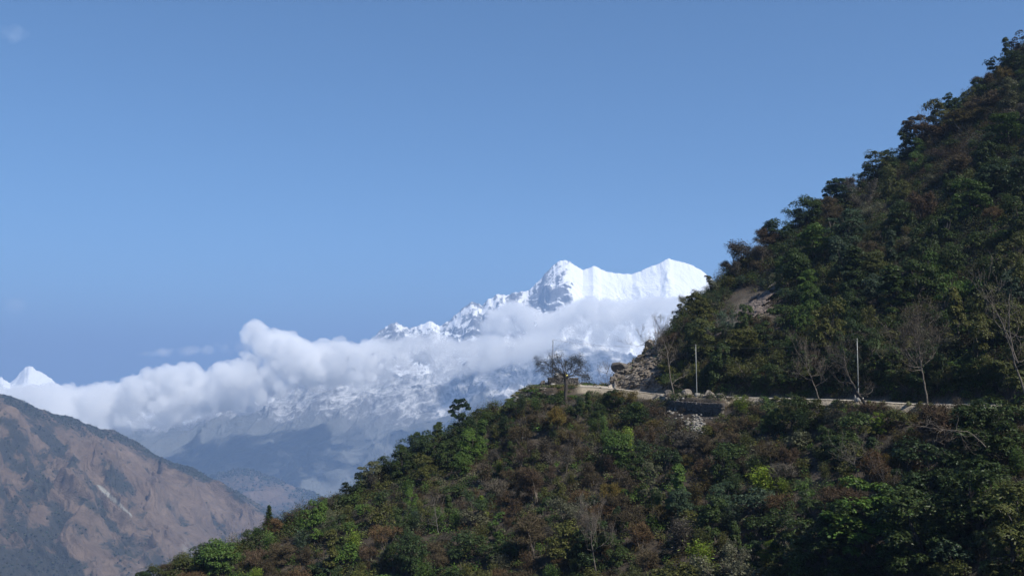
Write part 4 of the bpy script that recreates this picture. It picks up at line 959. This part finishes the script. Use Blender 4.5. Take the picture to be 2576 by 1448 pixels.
rubble('rubble', [(1290, 1010, 20, 8, 40), (1260, 1085, 10, 10, 10), (1400, 1060, 60, 30, 26), (1160, 1190, 50, 40, 24), (760, 1340, 60, 30, 20)], 6, .10, .26, M_PALEROCK, 'a few pale stones lying in the scrub of the lower slope')

# ------------------------------------------------------------------ stone hut on the spur, with what lies on it
def at(X, Y, D): return Vector(P(X, Y, D))
root = bpy.data.objects.new('stone_hut', None); COL.objects.link(root)
bx, by = P(1416, 961, 200.5)[:2]; bzv = float(zat(np.array([bx]), np.array([by]))[0]); root.location = (bx, by, bzv)
tag(root, 'low dark dry stone hut on the spur behind the spreading tree', 'hut')
mb = MB(); rg = np.random.default_rng(12); Wd, Dp, Hh = 2.75, 1.6, 1.45
def course(mb, p0, p1, z0, hh, th, stone):
    p0, p1 = np.array(p0), np.array(p1); L = np.linalg.norm(p1 - p0); yaw = math.atan2(p1[1] - p0[1], p1[0] - p0[0]); rows = int(hh / .24)
    for r in range(rows):
        s = rg.uniform(-.15, .1)
        while s < L:
            ln = stone * rg.uniform(.7, 1.7); q = p0 + (p1 - p0) / L * min(s + ln / 2, L)
            mb.box((q[0], q[1], z0 + (r + .5) * hh / rows), (ln / 2, th / 2, hh / rows / 2), 0, yaw, .03, rg); s += ln
course(mb, (-Wd, -Dp), (Wd, -Dp), -.2, Hh + .2, .45, .4); course(mb, (-Wd, Dp), (Wd, Dp), -.2, Hh + .2, .45, .4)
course(mb, (-Wd, -Dp), (-Wd, Dp), -.2, Hh + .2, .45, .4); course(mb, (Wd, -Dp), (Wd, Dp), -.2, Hh + .2, .45, .4)
mkobj('wall', mb.mesh('hut_wall', [M_DARKROCK]), root)
mb = MB()
for sgn in (-1, 1):
    Vv = [(-1.75, sgn * 1.85, Hh), (1.0, sgn * 1.85, Hh), (1.0, 0, Hh + .75), (-1.75, 0, Hh + .75)]
    Vv = Vv + [(a, b, c_ + .09) for a, b, c_ in Vv]; mb.add(Vv, [(0, 1, 2, 3), (7, 6, 5, 4), (0, 4, 5, 1), (1, 5, 6, 2), (3, 2, 6, 7), (0, 3, 7, 4)])
for xx in (-1.66, .92): mb.add([(xx, -1.7, Hh), (xx, 1.7, Hh), (xx, 0, Hh + .72)], None, [(0, 1, 2)])
mkobj('roof', mb.mesh('hut_roof', [M_DARKROCK]), root)
def lump(name, size, seed, mat, loc, lab, cat, sub=ICO3):
    rg2 = np.random.default_rng(seed); V = sub[0] * np.array(size); V = V * (1 + .22 * perlin(sub[0][:, 0] * 2 + seed, sub[0][:, 1] * 2 + sub[0][:, 2] * 1.5, seed))[:, None]
    V[:, 2] = np.maximum(V[:, 2], -size[2] * .55); o = mkobj(name, mkmesh(name, V, None, sub[1], [mat], smooth=True)); o.location = loc; return tag(o, lab, cat)
m_w = plain_noise('white_cloth', (.62, .62, .60), (.8, .8, .78), 3); m_y = plain_noise('yellow_cloth', (.75, .65, .12), (.85, .78, .25), 3)
lump('white_bundle', (.42, .4, .38), 3, m_w, (bx - 1.35, by - .85, bzv + Hh + .62), 'white cloth bundle lying on the roof of the stone hut', 'bundle')
lump('yellow_bundle', (.5, .4, .22), 5, m_y, (bx + .45, by - 1.25, bzv + Hh + .45), 'bright yellow cloth bundle on the stone hut', 'bundle')
sh = []
for i in range(22):
    V, T = angular(300 + i, ICO2); s = rng.uniform(.25, .5); q = P(1366 + rng.normal(0, 7), 958, 199.5); zz = float(zat(q[:1], q[1:2])[0])
    sh.append((V * s + np.array([q[0], q[1], zz + rng.uniform(0, .9) * math.exp(-((q[0] - P(1366, 958, 199.5)[0]) / .7) ** 2)]), T))
tag(union('stone_heap', sh, .08, M_DARKROCK, 8, .05), 'heap of dark stones left of the stone hut', 'stone heap')
sh = []
for i in range(26):
    V, T = angular(330 + i, ICO2); s = rng.uniform(.12, .3); q = P(1340 + rng.normal(0, 12), 966, 198.0); zz = float(zat(q[:1], q[1:2])[0]); sh.append((V * s * np.array([1.3, 1, .8]) + np.array([q[0], q[1], zz + .15]), T))
tag(union('stone_heap', sh, .06, M_PALEROCK, 9, .03), 'low heap of pale stones at the left tip of the spur top', 'stone heap')

# ------------------------------------------------------------------ utility poles and the line between them
m_pole, nt, bs = newmat('pole_steel'); nt.links.new(ramp(nt, noise(nt, 2.0, 4), [(.3, (.17, .175, .17)), (.7, (.27, .275, .26))]), bs.inputs['Base Color']); bs.inputs['Roughness'].default_value = .6; bs.inputs['Metallic'].default_value = .2
tops = []
m_pole2, nt, bs = newmat('pole_wood'); nt.links.new(ramp(nt, noise(nt, 2.0, 4), [(.3, (.045, .04, .035)), (.7, (.10, .09, .08))]), bs.inputs['Base Color']); bs.inputs['Roughness'].default_value = .8
for (Xb, Yb, Xt, Yt, D, lab) in ((1390, 960, 1391, 852, 198.0, 'tall thin dark pole standing beside the stone hut and spreading tree'), (1753, 994, 1750, 865, 172.3, 'tall thin grey pole at the road edge above the retaining wall'), (2160, 1008, 2156, 850, 142.4, 'tall thin grey pole at the road edge beside the leaning dark trunk')):
    x, y = P(Xb, Yb, D)[:2]; z = float(zat(np.array([x]), np.array([y]))[0]); t = P(Xt, Yt, D); top = (t[0] - x, 0, t[2] - z)
    root = bpy.data.objects.new('utility_pole', None); COL.objects.link(root); root.location = (x, y, z); tag(root, lab, 'pole', 'utility poles along the road')
    mb = MB(); mb.tube([(0, 0, .2), (top[0] * .5, 0, top[2] * .5), top], [.085, .075, .055], 10); mkobj('shaft', mb.mesh('pole_shaft', [m_pole2 if Xb < 1400 else m_pole], True), root)
    mb = MB(); mb.box((.12, 0, .15), (.42, .36, .42), 0, .1, .03, rng); mkobj('footing', mb.mesh('pole_footing', [M_CONCRETE]), root)
    mb = MB(); q = Vector(top) - Vector((0, 0, .25)); mb.tube([(q.x, q.y - .1, q.z - .02), (q.x, q.y - .1, q.z + .16)], [.05, .035], 8); mb.tube([(q.x, q.y + .1, q.z), (q.x, q.y - .12, q.z)], [.02, .02], 6)
    mkobj('insulator', mb.mesh('pole_insulator', [M_CONCRETE], True), root); tops.append(Vector((x, y, z)) + q + Vector((0, -.1, .16)))
m_wire, nt, bs = newmat('wire'); bs.inputs['Base Color'].default_value = (.12, .10, .09, 1); bs.inputs['Roughness'].default_value = .5
for a, b, lab in ((0, 1, 'thin cable strung between the hut pole and the middle pole'), (1, 2, 'thin cable strung between the middle pole and the right pole')):
    mb = MB(); t = np.linspace(0, 1, 28)[:, None]; A, Bp = np.array(tops[a]), np.array(tops[b]); pts = A + (Bp - A) * t; pts[:, 2] -= (1 - (2 * t[:, 0] - 1) ** 2) * .9
    mb.tube(pts, np.full(28, .012), 5); tag(mkobj('power_cable', mb.mesh('power_cable', [m_wire], True)), lab, 'cable')
# small pointed marker stone on the inner road side
x, y = P(2151, 990, 143.5)[:2]; z = float(zat(np.array([x]), np.array([y]))[0]); V, T = angular(77, ICO2, 8, .7, .95); V = V * np.array([.3, .25, .5]); V[:, :2] *= (1.1 - (V[:, 2:3] + .5) * .85)
o = mkobj('marker_stone', mkmesh('marker_stone', V, None, T, [M_PALEROCK])); o.location = (x, y, z + .75); 
tag(o, 'small pointed pale stone standing at the road edge just left of the right pole', 'stone')
o.location = (x, y, z + .42); o.scale = (1, 1, 1.25)

# ------------------------------------------------------------------ trees one would point at
def special(name, loc, lab, trunk, crown, col, scale=1.0, group=None):
    r_ = bpy.data.objects.new(name, None); COL.objects.link(r_); r_.location = loc; r_.scale = (scale,) * 3; tag(r_, lab, 'tree', group)
    for nm, me in (('trunk', trunk), ('crown', crown)):
        c_ = bpy.data.objects.new(nm, me); COL.objects.link(c_); c_.parent = r_; c_.color = (*col, 1)
    return r_
def fine(mb, pts, rng, n, spread, L, W, leafN=0, twig=True):
    pts = np.array(pts); C = pts[rng.integers(0, len(pts), n)] + rng.normal(0, spread, (n, 3)); leaves(mb, C, rng.normal(0, 1, C.shape), L, W, rng, 0, rng.normal(0, 1, C.shape) + [0, 0, .3])
    if leafN: C = pts[rng.integers(0, len(pts), leafN)] + rng.normal(0, spread * 1.2, (leafN, 3)); leaves(mb, C, rng.normal(0, 1, C.shape), .17, .10, rng, 0)
# spreading tree on the spur
h = hit(1424, 1018); rg = np.random.default_rng(5); tr = MB(); cr = MB(); tips = []; k = h[1] / F
base = np.array([0, 0, 0.]); fz = (1018 - 948) * k
tr.tube([(0, 0, -.5), (-.1, 0, fz * .35), (.05, 0, fz * .7), (-.25, 0, fz), (-.3, 0, fz + 1.0)], [.34, .30, .34, .24, .12], 9)
for (dx, dy, dz, r0) in ((-5.0, .5, 3.6, .13), (-4.6, -1.4, .9, .10), (-2.6, 1.6, 3.6, .09), (4.2, .6, 3.1, .13), (4.6, -1.2, .8, .10), (2.0, -1.8, 3.2, .09), (.3, 2.2, 3.4, .08), (-.9, -.8, 4.2, .08), (3.4, 2.2, 1.9, .08), (-3.4, 2.0, 1.9, .08)):
    p0 = np.array([-.2, 0, fz * rg.uniform(.85, 1.0)]); p1 = p0 + np.array([dx, dy, dz]) * .78; pts = limb(tr, p0, p1, r0, .05, rg, .06, 8)
    for f in (3, 4, 5, 6, 7):
        grow(tr, pts[f], nrm(np.array([dx, dy, dz * .6]) + rg.normal(0, 2.2, 3)), 1.5, .035, 2, rg, tips, .3, (1, 3), .1, .62, 0, .014)
T = [t[0] for t in tips]; fine(cr, T, rg, 4200, .24, .4, .026, 5200)
special('spreading_tree', h, 'broad spreading tree with thin grey foliage standing on the spur beside the stone hut', tr.mesh('trunk', [M_DARKBARK], True), cr.mesh('crown', [M_LEAF]), (.026, .028, .020))
# windswept tree on the ridge
x, y = P(1176, 1078, 191)[:2]; z = float(zat(np.array([x]), np.array([y]))[0]); k = 191 / F; rg = np.random.default_rng(8); tr = MB(); cr = MB()
q = lambda X, Y, dy=0: np.array([(X - 1176) * k, dy, (1078 - Y) * k + (P(1176, 1078, 191)[2] - z)])
tr.tube([(.1, 0, -.4), q(1172, 1066), q(1167, 1052), q(1160, 1044), q(1152, 1034)], [.15, .12, .10, .08, .05], 7)
limb(tr, q(1162, 1046), q(1136, 1030), .06, .03, rg, .05); limb(tr, q(1160, 1044), q(1180, 1026), .06, .03, rg, .05); limb(tr, q(1156, 1040), q(1140, 1046), .05, .02, rg, .03)
for (X, Y, r_) in ((1150, 1012, .85), (1163, 1010, .85), (1172, 1020, .75), (1158, 1022, .7), (1140, 1024, .75), (1135, 1036, .65), (1141, 1044, .5), (1178, 1028, .5), (1148, 1028, .7)):
    for dy in (-.5, .6): lobe_leaves(cr, q(X, Y, dy), r_ * .9, 420, .26, .12, rg, .75)
special('windswept_tree', (x, y, z), 'lone dark evergreen with a flat windswept crown and bent trunk on the ridge line', tr.mesh('trunk', [M_DARKBARK], True), cr.mesh('crown', [M_LEAF]), (.020, .040, .018))
# leaning pale bare tree in front of the road
def polytree(name, path, D, lab, bark, col, seed, r0, lev=3, blen=2.2, nb=9, up=.4, leafN=0, fineN=900, frm=2):
    rg = np.random.default_rng(seed); k = D / F; b = P(*path[0], D); tr = MB(); cr = MB(); tips = []
    pts = np.array([[(X - path[0][0]) * k, rg.normal(0, .1), (path[0][1] - Y) * k] for X, Y in path]); pts[0, 2] -= .6
    n = len(pts); t = np.linspace(0, n - 1, n * 3); P3 = np.stack([np.interp(t, range(n), pts[:, i]) for i in range(3)], 1) + rg.normal(0, .04, (n * 3, 3)); rad = r0 * (1 - .8 * t / (n - 1)); tr.tube(P3, rad, 7)
    for i in range(nb):
        f = rg.integers(int(len(P3) * .35), len(P3)); d = nrm(rg.normal(0, 1, 3) * np.array([1, 1, .5]) + np.array([0, 0, up]))
        grow(tr, P3[f], d, blen * rg.uniform(.6, 1.3), max(rad[f] * .6, .03), lev - 1, rg, tips, .22, (1, 3), up, .66)
    fine(cr, [t_[0] for t_ in tips], rg, fineN, .2, .45, .02, leafN)
    return special(name, b, lab, tr.mesh('trunk', [bark], True), cr.mesh('crown', [M_TWIGS]), col)
polytree('leaning_tree', [(1703, 1008), (1695, 985), (1689, 960), (1684, 925), (1681, 885), (1672, 855)], 175, 'slender bare tree curving up from the road edge left of the middle pole', M_BARK, (.07, .06, .045), 31, .17, 3, 2.6, 10)
polytree('bare_tree', [(1694, 885), (1688, 865), (1676, 848), (1664, 835)], 217, 'fine bare tree reaching left from the top of the rock face', M_DARKBARK, (.05, .042, .038), 32, .11, 4, 2.1, 12, .3, 0, 1100)
polytree('bare_tree', [(1662, 885), (1640, 870), (1618, 866), (1602, 872)], 213, 'low bare tree bending left over the rock face', M_DARKBARK, (.08, .07, .06), 33, .10, 3, 2.2, 8, .4)
polytree('bare_tree', [(1532, 985), (1531, 965), (1529, 950), (1526, 938)], 197, 'small bare sapling in front of the dirt road below the rock face', M_BARK, (.085, .07, .06), 34, .06, 3, 1.6, 9, .5, 40, 400)
polytree('slender_tree', [(2333, 1012), (2328, 970), (2324, 935), (2319, 900), (2318, 862), (2314, 830)], 128, 'tall slender trunked tree with a brown twiggy crown right of the right pole', M_BARK, (.055, .046, .030), 35, .13, 4, 2.3, 22, .35, 1200, 6500)
polytree('leaning_tree', [(2206, 1052), (2180, 1018), (2157, 985), (2142, 955), (2133, 925), (2128, 900)], 136, 'dark thick trunk leaning left across the foot of the right pole', M_DARKBARK, (.06, .05, .035), 36, .26, 4, 2.0, 12, .4, 200, 1500)
polytree('leaning_tree', [(2065, 1005), (2052, 975), (2040, 945), (2028, 915)], 150, 'thin brown trunk leaning left above the road before the right pole', M_BARK, (.07, .055, .04), 37, .12, 4, 2.2, 10, .4, 100, 1200)
polytree('slender_tree', [(2590, 1010), (2572, 960), (2556, 915), (2552, 870), (2548, 800), (2554, 740)], 104, 'bare brown trunk rising at the right edge above the road', M_BARK, (.06, .052, .04), 38, .12, 3, 1.8, 9, .4, 100, 900)
polytree('slender_tree', [(2560, 900), (2540, 850), (2520, 800), (2500, 765), (2470, 735)], 112, 'thin bare trunk leaning left near the right edge', M_BARK, (.06, .052, .04), 39, .10, 3, 2.0, 9, .4, 60, 600)
polytree('bare_tree', [(1110, 1352), (1100, 1325), (1096, 1295), (1090, 1270)], 150, 'thin pale bare stem rising from the lower slope left of centre', M_PALEBARK, (.08, .07, .05), 40, .07, 3, 1.5, 7, .5, 0, 300)
polytree('bare_tree', [(1500, 1420), (1492, 1390), (1486, 1350), (1480, 1322)], 122, 'fan of grey bare branches near the bottom centre of the slope', M_BARK, (.075, .062, .05), 41, .08, 4, 1.8, 16, .7, 0, 1200)
polytree('bare_tree', [(2168, 1240), (2160, 1210), (2156, 1180), (2148, 1150)], 118, 'thin grey bare tree in the brown scrub below the right pole', M_PALEBARK, (.08, .07, .055), 42, .07, 3, 1.7, 9, .5, 0, 400)
polytree('bare_tree', [(2240, 1310), (2236, 1280), (2232, 1240), (2230, 1215)], 106, 'dark upright bare sapling in reddish scrub far below the right pole', M_DARKBARK, (.08, .06, .05), 43, .06, 3, 1.5, 10, .5, 0, 400)
o = polytree('fallen_branch', [(2480, 1106), (2440, 1085), (2400, 1082), (2360, 1078), (2320, 1072)], 97, 'pale fallen branch lying across the brown scrub below the road', M_BARK, (.09, .08, .06), 44, .05, 3, 1.4, 8, .1, 0, 200); o['category'] = 'branch'

# ------------------------------------------------------------------ labels for every plant: look first, then place
ADJ = {'round tree': 'round', 'ragged tree': 'ragged', 'cone tree': 'pointed', 'conifer tree': 'conical', 'twiggy tree': 'leafless', 'sparse tree': 'thin leaved', 'bare tree': 'bare', 'leafy shrub': 'leafy', 'twiggy shrub': 'twiggy', 'plume shrub': 'feathery'}
def place(x, y, z, H):
    X, Y = project(x, y, z); X2, Yt = project(x, y, z + H); u = x / y; cd = float(np.interp(u, cu, cD)); Do = float(np.interp(u, ou, oD))
    sky_ = y > cd - 3.0
    if u > UR1 and y > Do + 2:
        land = 'the rock face' if X < 1730 else 'the middle pole' if X < 1820 else 'the outcrop' if X < 1990 and Y < 850 else 'the bend of road' if X < 2060 else 'the right pole' if X < 2230 else 'the slender tree' if X < 2420 else 'the right edge'
        f = (y - Do) / (cd - Do)
        v = 'on the skyline above' if sky_ else 'high over' if f > .66 else 'midway up over' if f > .36 else 'low over' if y > Do + UW + 4.5 else 'on the bank beside'
        return v + ' ' + land
    land = 'the conifer' if X < 700 else 'the ridge trees' if X < 880 else 'the dark trees' if X < 1040 else 'the windswept tree' if X < 1260 else 'the spreading tree' if X < 1480 else 'the rock face' if X < 1660 else 'the retaining wall' if X < 1860 else 'the bend of road' if X < 2060 else 'the right pole' if X < 2230 else 'the slender tree' if X < 2420 else 'the right edge'
    if sky_: return 'on the ridge line by ' + land
    dd = Y - (float(np.interp(X, [r_[0] for r_ in CREST], [r_[1] for r_ in CREST])) if X < 1500 else 1000)
    v = 'just under' if dd < 75 else 'a little below' if dd < 160 else 'well below' if dd < 270 else 'far below'
    return v + ' ' + land
desc = {}
allH = {}
for t in things:
    o, kw, cl, x, y, z, H = t; w_ = ADJ[kw]; noun = kw.split()[-1]; px = H * F / y
    size = 'small' if px < (62 if noun == 'tree' else 38) else 'large' if px > (115 if noun == 'tree' else 62) else ''
    key = (' '.join(q for q in (size, w_, cl) if q), noun, place(x, y, z, H)); desc.setdefault(key, []).append(t)
ORD = ['leftmost', 'second from left', 'third from left', 'fourth from left', 'fifth from left', 'sixth from left', 'seventh from left', 'eighth from left', 'ninth from left', 'tenth from left']
for (d_, noun, pl), L in desc.items():
    L.sort(key=lambda t: t[3] / t[4])
    for i, t in enumerate(L):
        if len(L) == 1: t[0]['label'] = f'{d_} {noun} {pl}'
        else:
            o_ = 'rightmost' if i == len(L) - 1 else ORD[i]
            t[0]['label'] = f'{o_} of the {d_} {noun}s {pl}'
        n_ = len(t[0]['label'].split())
        if n_ > 16: t[0]['label'] = t[0]['label'].replace('on the skyline above ', 'topmost over ').replace(' of the ', ' of ', 1)
